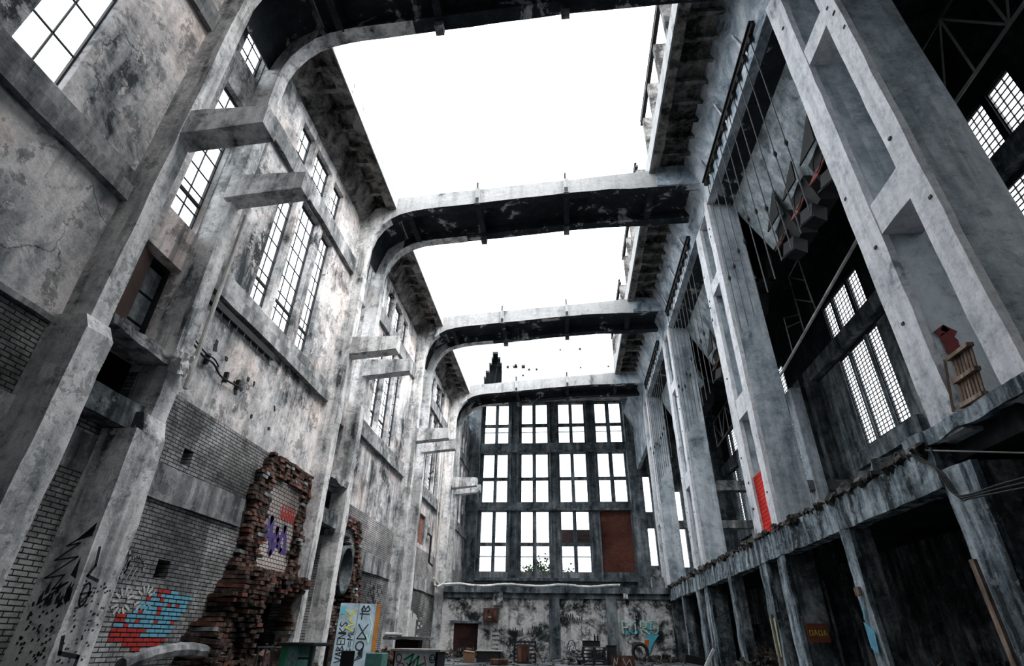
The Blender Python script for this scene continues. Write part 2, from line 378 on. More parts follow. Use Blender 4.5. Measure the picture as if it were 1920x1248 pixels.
# dark closets behind the niches
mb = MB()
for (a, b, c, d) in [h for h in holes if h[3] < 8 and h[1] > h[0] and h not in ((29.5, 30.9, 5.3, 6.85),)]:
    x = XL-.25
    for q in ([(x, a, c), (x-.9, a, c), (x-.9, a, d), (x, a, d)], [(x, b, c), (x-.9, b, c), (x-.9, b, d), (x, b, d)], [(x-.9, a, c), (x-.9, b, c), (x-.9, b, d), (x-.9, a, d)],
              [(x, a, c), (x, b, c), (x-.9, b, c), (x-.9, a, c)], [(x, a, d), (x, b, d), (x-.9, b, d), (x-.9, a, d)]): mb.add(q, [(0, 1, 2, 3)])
struct(mb.build('trim_2', 'dark'), 'near black niches set into the left wall')
mb = MB()
for j in range(-1, 5):
    y0 = (YK(j)+2.3 if j > 0 else -6) if j else -6
    if j == -1: continue
    y1 = YK(j+1) if j < 4 else YB
    if j == 0: y0, y1 = -6, YK(1)
    mb.box(XL, XL+.16, y0, y1, 7.62, 7.95); mb.box(XL, XL+.08, y0, y1, 7.95, 8.3)
    mb.box(XL, XL+.07, {2: 21.8}.get(j, y0), {1: 12.8}.get(j, y1), 3.08, 3.72)
    mb.box(XL, XL+.13, y0, y1, 12.9, 13.55)
    if j == 0: mb.box(XL, XL+.06, y0, y1, 5.0, 5.1)
o = struct(mb.build('trim_3', 'lintel', rough=(.7, .035, 1.1)), 'projecting concrete string courses along the left wall')
# bricked up window in the left wall
mb = MB(); mb.box(XL-.3, XL-.12, 29.5, 30.9, 5.3, 6.85); struct(mb.build('trim_4', 'brickorange', rough=(.3, .03, 2)), 'orange brick filling a small window in the left wall')
def nth(j): return {0: 'bay nearest the camera', 1: 'bay past the nearest frame', 2: 'bay past the second frame', 3: 'bay past the third frame', 4: 'bay past the farthest frame'}[j]
for (a, b, c, d, j, up) in winL:
    wd = b-a; cols = 2 if wd < .8 else 3
    if isinstance(j, str): lb = 'narrow steel window between the ribs of frame leg, ' + ('upper' if up else 'lower'); cols = 2
    else: lb = ('short upper' if up else 'tall lower')+' steel window in left wall, '+nth(j)
    subs = []
    if not up: subs = [(a+.02, b-.02, c+.75, c+.82)]
    br = .12 if j in (1, 0) else .3
    if j == 0: steel_window(fnL, a, b, c, d, 2, 5, .18, lb, broken=.8)
    else: steel_window(fnL, a, b, c, d, cols, 3 if up else 8, .18, lb, broken=.65 if up else .45, subs=subs, bar=.022)
# roof slabs -----------------------------------------------------------
def rf(z, k): return z
YE = 34.9
for s, (x0, x1, z0) in {'left': (XL-.5, -6.55, 16.1), 'right': (3.9, 6.3, 17.35)}.items():
    mb = MB()
    if s == 'left':
        mb.box(x0, x1, 2, YE, 16.45, 16.72); mb.box(-6.87, x1, 2, YE, 16.1, 16.46)
        y = 2.6
        while y < YE: mb.box(XL, -6.87, y, y+.14, 16.22, 16.46); y += .78
        mb.prism([(XL, 16.46), (XL, 15.55), (XL+.12, 15.6), (XL+.55, 16.25), (XL+.6, 16.46)], 'y', 2, YE)
    else:
        mb.box(x0, x1, 2, YE, 17.72, 18.0); mb.box(x0, x0+.32, 2, YE, 17.3, 17.72)
        y = 2.6
        while y < YE: mb.box(4.2, 5.4, y, y+.14, 17.48, 17.72); y += .78
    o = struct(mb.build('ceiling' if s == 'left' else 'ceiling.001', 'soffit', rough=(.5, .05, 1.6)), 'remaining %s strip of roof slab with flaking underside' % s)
mb = MB(); mb.box(-8.4, 6.2, -6.4, 4.6, 17.75, 18.0); struct(mb.build('added_unseen_roof', 'soffit'), 'unseen roof added over the near end of the hall to darken the foreground')  # roof out of view, added to deepen the falloff towards the foreground
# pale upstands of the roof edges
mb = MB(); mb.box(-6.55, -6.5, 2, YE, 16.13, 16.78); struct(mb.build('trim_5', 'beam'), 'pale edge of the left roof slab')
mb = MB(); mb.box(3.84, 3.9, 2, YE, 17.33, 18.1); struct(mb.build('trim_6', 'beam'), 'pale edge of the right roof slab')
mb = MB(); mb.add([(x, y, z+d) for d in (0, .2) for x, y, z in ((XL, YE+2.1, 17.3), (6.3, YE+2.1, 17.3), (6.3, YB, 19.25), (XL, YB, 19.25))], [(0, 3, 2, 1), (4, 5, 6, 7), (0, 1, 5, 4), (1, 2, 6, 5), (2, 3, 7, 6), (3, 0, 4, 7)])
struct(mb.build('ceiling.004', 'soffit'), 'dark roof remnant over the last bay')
mb = MB(); mb.box(XR, XR+.25, YK(4)+2.25, YB, 12.9, 15.62); struct(mb.build('wall_right.001', 'band'), 'lower wall panel of the last bay on the right')
# rooflight clerestory on the right edge
for k in range(0, 4):
    y0 = YK(k)+2.3 if k else 3; y1 = YK(k+1) if k < 4 else YB
    t = thing('clerestory_frame', 'roof posts under a rail, right roof edge, '+['bay nearest the camera', 'bay past the nearest frame', 'bay past the second frame', 'bay past the third frame', 'bay by the end wall'][k], 'roof posts', (3.9, (y0+y1)/2, 18.0))
    mb = MB(); mb.box(3.8, 3.95, y0, y1, 20.2, 20.32); mb.box(3.8, 3.9, y0, y1, 20.45, 20.5); mb.build('rail', 'steel', t)
    n = 5
    for i in range(n):
        y = y0+.3+(y1-y0-.6)*i/(n-1); mb = MB(); mb.box(3.85, 4.35, y-.12, y+.12, 18.0, 20.2); mb.build('post', 'soffit', t)
    mb = MB(); mb.box(4.3, 4.36, y0+.5, y0+2.6, 18, 20.2); mb.build('panel', 'beam', t)
# right wall band with haunch ------------------------------------------
mb = MB()
mb.prism([(XR, 15.62), (XR+.3, 15.62), (XR+.3, 17.75), (5.25, 17.75), (XR-.02, 16.35)], 'y', 2, YB)
struct(mb.build('wall_right', 'band', rough=(1.2, .012, .8)), 'upper right wall band of blue grey concrete')
mb = MB()
for k in range(0, 5):
    y = (YK(k)+2.4) if k else 2.5
    for i in range(3):
        yy = y+1.2+i*2.4
        mb.add([(XR-.03, yy, 16.0), (XR-.03, yy+.09, 16.0), (XR-.33, yy+.09, 17.1), (XR-.33, yy, 17.1)], [(0, 1, 2, 3)])
struct(mb.build('trim_7', 'flange'), 'thin pale lines down the upper right wall')
# outer wall of the right hall
holes = []; winR = []
for j in range(-1, 5):
    o = 12.3+9.4*(j-1)-.0
    for (a, b) in ((-1.6, -.72), (-.5, .85), (1.0, 1.85)):
        for (c, d, up) in ((8.2, 12.4, 0), (13.3, 15.3, 1)):
            if a+o > 43: continue
            holes.append((a+o, b+o, c, d)); winR.append((a+o, b+o, c, d, j, up))
fnR = lambda u, v, d: (XO+d, u, v)
us = [-6, YB+.5]; vs = [0, 3.6, 7.4, 18]
for h in holes: us += [h[0], h[1]]; vs += [h[2], h[3]]
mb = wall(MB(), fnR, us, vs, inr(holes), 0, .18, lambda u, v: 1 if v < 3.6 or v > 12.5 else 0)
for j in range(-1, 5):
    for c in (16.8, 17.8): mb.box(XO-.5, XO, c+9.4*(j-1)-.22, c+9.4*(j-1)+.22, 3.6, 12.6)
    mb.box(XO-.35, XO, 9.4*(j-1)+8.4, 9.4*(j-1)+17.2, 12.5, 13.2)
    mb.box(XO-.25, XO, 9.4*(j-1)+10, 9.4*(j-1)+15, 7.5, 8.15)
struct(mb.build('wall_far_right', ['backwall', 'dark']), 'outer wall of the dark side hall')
for (a, b, c, d, j, up) in winR:
    if a < -2: continue
    steel_window(fnR, a, b, c, d, 3 if b-a < .9 else 5, 9 if up else 24, .1, ('upper' if up else 'tall lower')+' gridded window in the side hall outer wall', broken=.25, bar=.032)
# side hall floor, ceiling
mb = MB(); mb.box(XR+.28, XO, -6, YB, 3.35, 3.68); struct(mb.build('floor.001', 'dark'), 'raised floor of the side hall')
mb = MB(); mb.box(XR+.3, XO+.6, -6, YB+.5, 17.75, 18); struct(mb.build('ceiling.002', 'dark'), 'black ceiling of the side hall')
# closing walls behind the camera (photo side is open to the sky above)
mb = MB(); mb.box(-8.4, XO+.6, -6.4, -6, 0, 18); struct(mb.build('wall_rear', 'backwall'), 'wall behind the viewpoint')
# back wall ------------------------------------------------------------
cols4 = [(-6.84, -4.59, -5.82, -5.57), (-3.61, -1.21, -2.59, -2.29), (-.4, 1.97, .6, .89), (2.77, 5.15, 3.78, 4.1)]
rows3 = [(5.42, 9.87, 7.4), (10.6, 14.6, 12.51), (15.47, 19.1, 17.16)]
holes = [(c[0], c[1], r[0], r[1]) for c in cols4 for r in rows3]
holes += [(6.35, 6.9, 5.9, 8.6), (6.35, 6.9, 9.8, 12.6), (8.4, 9.2, 5.8, 11.4), (10.2, 11.2, 5.8, 12)]
big = [(-7.05, -5.38, 20.3, 21.9), (-6.9, -5.38, 21.9, 22.5), (-6.6, -5.4, 22.5, 23.3), (-6.4, -5.55, 23.3, 23.9), (-6.3, -5.8, 23.9, 24.45), (-7.0, -6.4, 20.3, 21.9)]
sq = [(-4.95, -4.75, 22.7, 22.95), (-4.35, -3.95, 22.7, 22.95), (-4.2, -4.0, 22.95, 23.1), (-3.55, -3.25, 22.65, 22.98), (-2.95, -2.78, 22.4, 22.6), (-2.25, -2.1, 22.4, 22.6), (-3.5, -3.35, 21.85, 22.0), (0, .12, 24.4, 24.55), (1.8, 1.98, 24.4, 24.6), (1.8, 1.93, 22.5, 22.63), (4.3, 4.45, 22.55, 22.68)]
holes += big+sq
us = [-11, 8.2, XO+.6]; vs = [0, 3.6, 19.3, 25.6]
for h in holes: us += [h[0], h[1]]; vs += [h[2], h[3]]
fnB = lambda u, v, d: (u, YB+d, v)
mb = wall(MB(), fnB, us, vs, lambda u, v: inr(holes)(u, v) or (v > 19.3 and u > 8.2), 0, .4, lambda u, v: 1 if v > 19.3 else 0)
struct(mb.build('wall_back', ['backwall', 'white']), 'end wall with tall window grid and white gable above')
mb = MB()
for (z0, z1, dd) in ((14.72, 15.42, .3), (9.95, 10.52, .3), (14.6, 14.74, .45), (9.86, 9.98, .45)): mb.box(-7.0, 5.3, YB-dd, YB, z0, z1)
for xc in (-7.45, -4.1, -.8, 2.37):
    for dx in (-.3, .3): mb.box(xc+dx-.06, xc+dx+.06, YB-.22, YB, 5.0, 19.2)
mb.box(5.2, 6.2, YB-.9, YB, 3.6, 19.2); mb.box(-7.9, -7.0, YB-.55, YB, 3.6, 19.2)
mb.box(-7.0, 5.2, YB-.45, YB, 4.75, 4.95)
struct(mb.build('trim_8', 'backwall', rough=(1.2, .015, 1)), 'piers and floor bands of the end wall')
mb = MB()
for c in cols4[:3]: mb.box(c[0]-.3, c[1]+.3, YB-.03, YB, 4.95, 5.38)
struct(mb.build('trim_9', 'lintel'), 'sills under the lowest end wall windows')
for ci, c in enumerate(cols4):
    for ri, r in enumerate(rows3):
        if ci == 3 and ri == 0:
            mb = MB(); mb.box(c[0], c[1], YB+.1, YB+.4, r[0], r[1]); struct(mb.build('trim_10', 'brickred'), 'red brick filling the bottom right window bay of the end wall'); continue
        f = MB(); f.box(c[2], c[3], YB+.12, YB+.42, r[0], r[1]); f.box(c[0], c[1], YB+.14, YB+.4, r[2]-.12, r[2]+.12)
        f.box(c[0], c[0]+.1, YB+.12, YB+.42, r[0], r[1]); f.box(c[1]-.1, c[1], YB+.12, YB+.42, r[0], r[1])
        if ri != 1: f.box(c[0], c[1], YB+.22, YB+.28, r[0]+1.05, r[0]+1.11)
        else: f.box(c[0], c[1], YB+.22, YB+.25, r[0]+.9, r[0]+.925)
        w_ = struct(f.build(wname(), 'backwall'), 'end wall window, %s row, column %d from the left' % (['bottom', 'middle', 'top'][ri], ci+1))
        # wire grid remaining in the glass
        if ci == 0 or ri == 0:
            gm = MB()
            for i in range(1, 16): z = r[0]+(r[1]-r[0])*i/16; gm.box(c[0], c[1], YB+.24, YB+.252, z-.008, z+.008)
            for i in range(1, 10): x = c[0]+(c[1]-c[0])*i/10; gm.box(x-.008, x+.008, YB+.24, YB+.252, r[0]+.5, r[0]+(r[1]-r[0])*.45)
            gm.build('wire_grid', 'rod', w_)
        p = MB(); p.box(c[0], c[1], YB+.255, YB+.262, r[0]+(r[1]-r[0])*random.choice((.3, .5, 0)), r[1]); p.build('pane', 'glass', w_)
        if ci == 2 and ri == 0: lf = MB(); lf.box(c[0], c[1], YB+.27, YB+.42, 7.5, 8.5); lab(lf.build('brick_infill', 'brickred', w_), 'strip of red brick across the window')
# dark room behind the hole in the gable
mb = MB()
for b_ in ((-8, 5, YB+1.5, YB+1.7, 20.1, 24.8), (-8, 5, YB+.4, YB+1.6, 20.0, 20.2), (-8, 5, YB+.4, YB+1.6, 24.7, 24.9), (-8.2, -8, YB+.4, YB+1.6, 20.1, 24.8), (5, 5.2, YB+.4, YB+1.6, 20.1, 24.8)): mb.box(*b_)
mb.obox((-6.1, YB+.9, 22), .1, .1, 4.5, (0, .12, 0)); mb.obox((-5.7, YB+.7, 23.3), .9, .08, .08); mb.obox((-5.75, YB+.7, 23.9), .08, .08, 1)
struct(mb.build('trim_11', 'dark'), 'dark attic seen through the broken gable')
# lower end wall and mezzanine behind it ---------------------------------
YW = 34.75
holes = [(-6.62, -5.2, 0, 1.68)]
fnW = lambda u, v, d: (u, YW+d, v)
mb = wall(MB(), fnW, [-7.9, 5.85, -6.62, -5.2], [0, 1.68, 3.62], inr(holes), 0, .35)
mb.box(-7.3, 5.85, YW-.28, YW+.1, 3.28, 3.6, 1); mb.box(-7.3, 5.85, YW-.12, YW+.05, 3.0, 3.3, 1)
mb.box(-4.32, -3.78, YW-.3, YW, 2.6, 3.3); mb.box(3.2, 3.45, YW-.3, YW, 3.0, 3.3)
for x in (-1.1, 2.15): mb.box(x, x+.62, YW-.14, YW, 0, 3.1, 1)
mb.box(-6.85, -5.0, YW-.1, YW, 1.68, 1.8, 1)
struct(mb.build('wall_back.001', ['lowwall', 'backwall'], rough=(.6, .03, 1)), 'low plastered wall under the end wall windows')
mb = MB(); mb.box(-6.62, -5.2, YW+.12, YW+.3, 0, 1.68); struct(mb.build('door_1', 'brickx'), 'bricked up doorway in the low end wall')
mb = MB(); mb.box(-7.9, XR+.3, YW+.3, YB, 3.3, 3.58); struct(mb.build('floor.002', 'lintel'), 'gallery floor behind the low end wall')
#====================================================================== PORTAL FRAMES
inner = [(-7.36, 0), (-7.36, 4), (-7.36, 9), (-7.38, 13.4), (-7.36, 14.3), (-7.24, 14.85), (-7.0, 15.3), (-6.68, 15.62), (-6.3, 15.84), (-5.8, 15.98), (-5.3, 16.05), (-3.9, 16.15), (.43, 16.5), (2.2, 16.58), (3.9, 16.56), (5.87, 16.62)]
outer = [(-7.95, 0), (-7.95, 4), (-7.95, 9), (-7.95, 13.4), (-7.95, 14.3), (-7.95, 15.3), (-7.95, 16.4), (-7.95, 16.68), (-6.6, 16.72), (-5.8, 16.78), (-5.3, 16.82), (-3.9, 16.92), (.43, 17.22), (2.2, 17.35), (3.9, 17.47), (5.87, 17.6)]
webi = [(a, b+.42) if b > 15.9 else (a-.36*(1 if b < 15.4 else .7), b+(.0 if b < 14.9 else .3)) for a, b in inner[4:]]
webo = [(a-(.1 if b < 16 else 0), b+.12) for a, b in webi]
for k in range(1, 5):
    y = YK(k)
    t = thing('portal_frame', ORD[k-1]+' curved concrete roof frame, twin ribbed leg on left wall', 'roof frame', (-7.4, y+1.15, 0))
    for nm, (a, b) in (('front_rib', (y, y+.36)), ('back_rib', (y+1.9, y+2.3))):
        mb = MB(); mb.strip(inner, outer, 'y', a, b)
        o = mb.build(nm, ['frame'], t, rough=(.6, .022, 1.3))
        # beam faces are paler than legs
        o.data.materials.append(M['beam']); o.data.materials.append(M['soot_shade'])
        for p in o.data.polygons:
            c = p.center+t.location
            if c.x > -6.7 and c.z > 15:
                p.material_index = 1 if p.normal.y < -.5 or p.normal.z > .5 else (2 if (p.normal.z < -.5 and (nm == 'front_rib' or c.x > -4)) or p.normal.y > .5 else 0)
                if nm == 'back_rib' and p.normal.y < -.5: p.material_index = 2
    if k == 1:
        mb = MB(); mb.box(-7.9, -7.2, y-.12, y+.42, 0, 4.9); mb.prism([(-7.9, 4.9), (-7.2, 4.9), (-7.34, 5.15), (-7.9, 5.15)], 'y', y-.1, y+.4)
        mb.build('front_foot', 'frame', t, rough=(.5, .03, 1.2))
        mb = MB(); mb.box(-7.9, -7.22, y+1.55, y+2.32, 0, 3.85); mb.prism([(-7.9, 3.85), (-7.22, 3.85), (-7.34, 4.2), (-7.9, 4.2)], 'y', y+1.7, y+2.3)
        mb.build('back_foot', 'frame', t, rough=(.5, .03, 1.2))
    mb = MB(); mb.strip(webi, webo, 'y', y+.3, y+1.95); mb.build('web', 'soot_shade', t)
    for x, z in ((-6.0, 15.9), (-3.15, 16.2), (.47, 16.5), (3.9, 16.56)):
        mb = MB(); mb.box(x-.11, x+.11, y+.3, y+1.95, z+.04, z+.75); mb.build('cross_tie', 'soot_shade', t)
    for x in (-3.15, .47):
        zt = 17.2+.073*(x-.43)-.0; zb = 16.5+.085*(x-.43)
        mb = MB(); mb.box(x-.1, x+.1, y-.09, y+.02, zb-.03, zt+.02); mb.build('bolt_plate', 'beam', t); mb = MB(); mb.box(x-.07, x+.07, y-.1, y-.085, zb, zb+.24); mb.build('bolt_recess', 'steel', t)
        mb = MB(); mb.box(x-.12, x+.12, y+2.0, y+2.3, zb-.24, zb); mb.build('bolt_block', 'lintel', t)
        mb = MB(); mb.tube([(x-.02, y-.04, zt-.03), (x-.02, y-.04, zt+.36)], .05, 6); mb.build('stud', 'steel', t)
    # end block toward the right wall
    mb = MB(); mb.box(4.1, 5.87, y-.05, y+.3, 16.6, 17.62); lab(mb.build('end_block', 'band', t, rough=(.5, .02, 1.5)), 'blue grey end block against the right wall')
    # crane consoles
    for (a, b) in ((y+.02, y+.5), (y+1.78, y+2.2)):
        mb = MB(); mb.prism([(-7.5, 9.42), (-5.7, 9.6), (-5.7, 10.1), (-7.5, 10.12)], 'y', a, b)
        mb.build('console', 'frame', t, rough=(.4, .015, 1.5))
    if k == 1:
        mb = MB(); mb.tube([(-7.28, y+2.38, 4.95), (-7.28, y+2.38, 9.4)], .045, 8); mb.build('conduit', 'pipe', t)
    # broken slab between the ribs
    if k < 3:
        mb = MB(); mb.box(-8.0, -7.35, y+.36, y+1.9, 5.22, 5.42); mb.build('broken_shelf', 'lintel', t, rough=(.15, .07, 2.2))
        mb = MB(); mb.box(-7.9, -7.5, y+.4, y+1.85, 3.9, 4.35); mb.build('tie_beam', 'post', t, rough=(.3, .03, 1.5))
# rusted shutter leaning in the niche of the nearest leg
mb = MB(); mb.obox((-8.02, YK(1)+.95, 6.45), .05, .75, 1.85, (.0, 0, .25))
tag(mb.build('leaning_sheet', 'brownmetal'), 'dull brown sheet panel standing in the niche of the nearest frame leg', 'panel')
mb = MB()
for i in range(3): mb.box(-8.35, -8.28, YK(1)+1.35, YK(1)+1.88, 5.5+.62*i, 6.06+.62*i)
tag(mb.build('shutter_panel', 'backwall'), 'grey slatted boards beside the brown sheet panel in the nearest leg niche', 'panel')
#====================================================================== RIGHT COLUMNS
for k in range(1, 5):
    y = YK(k)+.13
    t = thing('arcade_column', ORD[k-1]+' twin flanged concrete column of the right arcade', 'column', (6.3, y+1.1, 3.65))
    z1 = 16.6
    for nm, a, b in (('near_flange', y, y+.47), ('far_flange', y+1.42, y+2.08)):
        mb = MB(); mb.box(XR, 6.0, a, b, 3.62, 17.2); o = mb.build(nm, 'flange', t, rough=(.5, .018, 1.6))
    mb = MB(); mb.box(6.0, 6.93, y+.005, y+.46, 3.6, 17.3); mb.build('near_face', 'column', t, rough=(1, .012, .8))
    mb = MB(); mb.box(6.0, 6.93, y+1.43, y+2.06, 3.6, 17.3); mb.build('far_face', 'column', t)
    for (c, d, e) in ((12.3, 12.8, 12.3), (7.3, 7.98, 7.3), (15.55, 16.3, 15.5)):
        mb = MB(); mb.box(XR+.02, 6.6, y+.45, y+1.52, c, d); mb.build('rung', 'flange', t, rough=(.3, .012, 1.5))
    mb = MB()
    for i in range(12):
        z = 4.2+random.random()*11; yy = y+random.choice((.2, 1.8))+random.uniform(-.15, .2); mb.box(XR-.02, XR+.02, yy-.03, yy+.04, z, z+.05)
    mb.build('bolt_hole', 'black', t)
    if k == 2:
        mb = MB(); mb.box(5.95, 6.3, y+.47, y+1.43, 3.62, 5.4); lab(mb.build('brick_infill', 'brickscarlet', t), 'bright red painted bricks between the flanges')
# red sprayed blob on the web of the nearest column
fnWeb = lambda u, v, d: (u, YK(1)+1.545-d, v)
mb = MB(); mb.patch(fnWeb, [(6.21+(.12+.02*math.sin(a*1.7))*math.cos(a*math.pi/10), 5.0+(.24+.03*math.sin(a))*math.sin(a*math.pi/10)) for a in range(20)]); mb.stroke(fnWeb, [(6.1, 5.22), (6.22, 5.3), (6.32, 5.22)], .12)
tag(mb.build('graffiti', 'gdred'), 'dark red sprayed blob between the flanges of the nearest right column', 'graffiti')
# foot beam under the columns
mb = MB(); mb.box(XR-.02, XR+.28, 8.9, 34.7, 2.95, 3.6)
struct(mb.build('trim_12', 'ledge', rough=(.2, .045, 1.8)), 'dripping concrete edge beam carrying the right columns')
mb = MB()
y = 9.0
random.seed(3)
while y < 34.5:
    s_ = random.uniform(.05, .15); mb.obox((XR+.02+random.uniform(-.07, .1), y, 3.62+random.uniform(-.03, .05)), s_*1.5, s_*1.8, s_, (random.random(), random.random(), random.random()*3)); y += random.uniform(.05, .2)
tag(mb.build('rubble_crust', 'rubble'), 'crumbled concrete crust along the top of the right edge beam', 'rubble', kind='stuff')
mb = MB(); mb.obox((6.9, 12.4, 3.92), .3, 2.4, .5, (0, 0, -.42)); tag(mb.build('broken_slab', 'lintel', rough=(.15, .06, 2)), 'pale broken slab remnant above the right edge beam in the nearest bay', 'slab')
# near platform slab
mb = MB(); mb.box(5.84, 5.98, -5, 9.5, 3.64, 3.86); struct(mb.build('trim_18', 'ledge', rough=(.2, .035, 1.9)), 'jagged pale edge of the near slab')
mb = MB(); mb.box(5.95, 9.5, -5, 9.5, 3.66, 3.85); struct(mb.build('floor.003', 'dark'), 'near slab beside the nearest column')
mb = MB(); mb.box(6.9, 7.2, -5, 8.9, 3.1, 3.66); struct(mb.build('trim_13', 'dark'), 'down stand beam under the near slab')
# support posts under the beam
def post(name, lbl, y0, y1, x1, z1=2.97, mat='post'):
    t = thing(name, lbl, 'post', (XR+.15, (y0+y1)/2, 0))
    mb = MB(); mb.box(XR, XR+.1, y0, y1, 0, z1); mb.build('edge', 'ledge', t, rough=(.25, .03, 1.6))
    mb = MB(); mb.box(XR+.1, x1, y0+.02, y1-.02, 0, z1); mb.build('shaft', mat, t, rough=(.5, .02, 1.4))
    return t
post('support_post', 'broad concrete post under the nearest column', 8.2, 8.92, 6.8, 3.2)
for k, nm in ((1, 'nearest bay'), (2, 'second bay'), (3, 'third bay')):
    post('support_post', 'slender post under the right edge beam in the middle of the '+nm, YK(k)+5.72, YK(k)+6.15, 6.3)
for k in (2, 3, 4):
    for a, b, nm in ((.15, .85, 'near'), (1.75, 2.4, 'far')):
        if k == 4 and nm == 'far': continue
        post('support_post', nm+' post of the pair under the '+ORD[k-1]+' right column', YK(k)+a, YK(k)+b, 6.6)
# inner partitions under the gallery
mb = MB()
for k in (2, 3, 4):
    y = YK(k); mb.box(6.6, 7.0, y+1.0, y+1.3, 0, 3.4); mb.box(7.0, 7.45, y+.8, y+1.4, 0, 3.4)
mb.box(9.6, 9.9, -5, 40, 0, 3.4); mb.box(6.2, 9.6, 26.6, 26.9, 0, 1.6)
struct(mb.build('wall_inner_right', 'post'), 'partition stubs under the right gallery')
mb = MB(); mb.box(5.99, 6.5, YK(2)+.1, YK(2)+.14, .9, 1.32)
t = tag(mb.build('sign_board', 'gsign'), 'faded orange board with scrawled letters on the dark partition below the gallery', 'sign')
fnS = lambda u, v, d: (u, YK(2)+.1-d, v)
mb = MB(); x = 6.04
for ch in range(4): mb.stroke(fnS, [(x, 1.06), (x+.03, 1.18), (x+.07, 1.06)] if ch % 2 else [(x, 1.06), (x, 1.16), (x+.07, 1.16), (x+.07, 1.06), (x, 1.06)], .014); x += .11
mb.build('lettering', 'gyellow', t)
#====================================================================== HOPPERS, RAILS, RODS, GATES
bays = ['nearest', 'second', 'third', 'last']
for k in range(1, 4):
    y0 = YK(k)+2.22; y1 = YK(k+1)+.12
    t = thing('coal_hopper', 'sloping concrete hopper above the %s bay of the right arcade' % bays[k-1], 'hopper', (7.6, (y0+y1)/2, 13.3))
    mb = MB(); mb.strip([(6.18, 15.63), (6.82, 15.5)], [(6.18, 15.9), (6.9, 15.72)], 'y', y0, y1); mb.build('soffit', 'soot_shade', t)  # shade under the hopper lip, painted in as a near-black part
    mb = MB(); mb.strip([(6.82, 15.5), (7.05, 14.85), (7.85, 13.25)], [(6.92, 15.6), (7.17, 14.95), (8.0, 13.4)], 'y', y0, y1); mb.build('slope', 'hopper', t)
    mb = MB(); mb.strip([(8.5, 13.25), (9.25, 17.6)], [(8.35, 13.4), (9.1, 17.6)], 'y', y0, y1); mb.build('rear_slope', 'dark', t)
    mb = MB(); mb.box(7.85, 8.5, y0, y1, 13.3, 13.5); mb.build('floor_plate', 'dark', t)
    # rail
    ya, yb = (y0+.6, YK(k+1)-.35)
    r = thing('steel_rail', 'black steel rail on the right wall above the %s bay' % bays[k-1], 'rail', (5.82, (ya+yb)/2, 16.1))
    mb = MB(); mb.box(5.76, 5.86, ya, yb, 16.12, 16.3); mb.box(5.7, 5.9, ya, yb, 16.28, 16.33); mb.build('web', 'steel', r)
    n = 10
    for i in range(n):
        yy = ya+.35+(yb-ya-.7)*i/(n-1); mb = MB(); mb.box(5.72, 5.82, yy-.07, yy+.07, 15.85, 16.12); mb.build('bracket', 'steel', r)
        h = thing('hanger_rod', 'thin steel rod hanging from the rail over the %s bay' % bays[k-1], 'rod', (5.77, yy, 9.25), group='rods hanging over the %s bay' % bays[k-1])
        zb = 9.25+(.0 if i % 3 else .15); zt = zb+random.uniform(1.6, 2.6)
        mb = MB(); mb.tube([(5.77, yy, zb), (5.77, yy, 15.9)], .016, 6); mb.build('rod', 'rod', h)
        mb = MB(); mb.tube([(5.77, yy, zt), (5.77, yy, zt+.12), (5.77, yy, zt+.24)], [.02, .055, .02], 6); mb.build('turnbuckle', 'steel', h)
    # gates
    for i in range(4):
        yy = y0+1.3+i*(y1-y0-2.2)/3.4
        g_ = thing('hopper_gate', 'dark steel chute gate %s under the %s hopper' % (['first', 'second', 'third', 'fourth'][i]+' from the near end', bays[k-1]), 'chute', (8.1, yy, 11.7))
        mb = MB(); mb.strip([(7.6, 13.3), (7.85, 12.3)], [(8.6, 13.3), (8.35, 12.3)], 'y', yy-.55, yy+.55); mb.build('chute', 'black', g_)
        mb = MB(); mb.obox((7.62, yy+.25, 12.75), .04, .62, .75, (.25, .45, .1)); mb.build('plate', 'rust' if i not in (1, 2) else 'pink', g_)
        mb = MB(); mb.prism([(yy-.6, 13.9+.3*(i % 2)), (yy+.55, 13.3), (yy-.5, 13.2)], 'x', 7.35, 7.4); mb.build('torn_sheet', 'black', g_)
        mb = MB(); mb.tube(curve([(7.5, yy-.4, 13.2), (7.4, yy-.1, 12.9), (7.45, yy+.15, 12.6), (7.4, yy-.15, 12.4), (7.5, yy-.35, 12.7)]), .02, 6); mb.build('cable', 'black', g_)
        mb = MB(); mb.obox((7.7, yy-.2, 11.95), .5, .5, .5, (.1, .2, .3)); mb.obox((7.45, yy-.2, 11.75), .06, .7, .06, (.1, .2, .3)); mb.build('gear_box', 'black', g_)
# steel lattice in the side hall
def lattice(X, ya, yb, z0, z1, zs, lbl, n):
    t = thing('steel_lattice', lbl, 'girder', (X, (ya+yb)/2, min(z0, z1)))
    for y in (ya+.05, yb-.05): mb = MB(); mb.bar((X, y, z0+zs), (X, y, 17.74), .03); mb.build('hanger', 'steel', t)
    mb = MB(); mb.bar((X, ya, z0), (X, yb, z1), .08); mb.build('bottom_chord', 'rod', t)
    mb = MB(); mb.bar((X, ya, z0+zs), (X, yb, z1+zs), .06); mb.build('top_chord', 'steel', t)
    for i in range(n+1):
        f = i/n; yy = ya+(yb-ya)*f; z = z0+(z1-z0)*f; mb = MB(); mb.bar((X, yy, z), (X, yy, z+zs), .05); mb.build('vertical', 'rod', t)
        if i < n: f2 = (i+1)/n; mb = MB(); mb.bar((X, yy, z+(zs if i % 2 else 0)), (X, ya+(yb-ya)*f2, z0+(z1-z0)*f2+(0 if i % 2 else zs)), .04); mb.build('diagonal', 'rod', t)
lattice(9.5, 3, 9.4, 12.1, 12.0, 2.1, 'thin steel lattice girder under the black ceiling behind the nearest column', 6)
t = thing('steel_ladder_frame', 'pale steel pipe with hanging ladder frames past the nearest column', 'frame', (9.5, 17, 11))
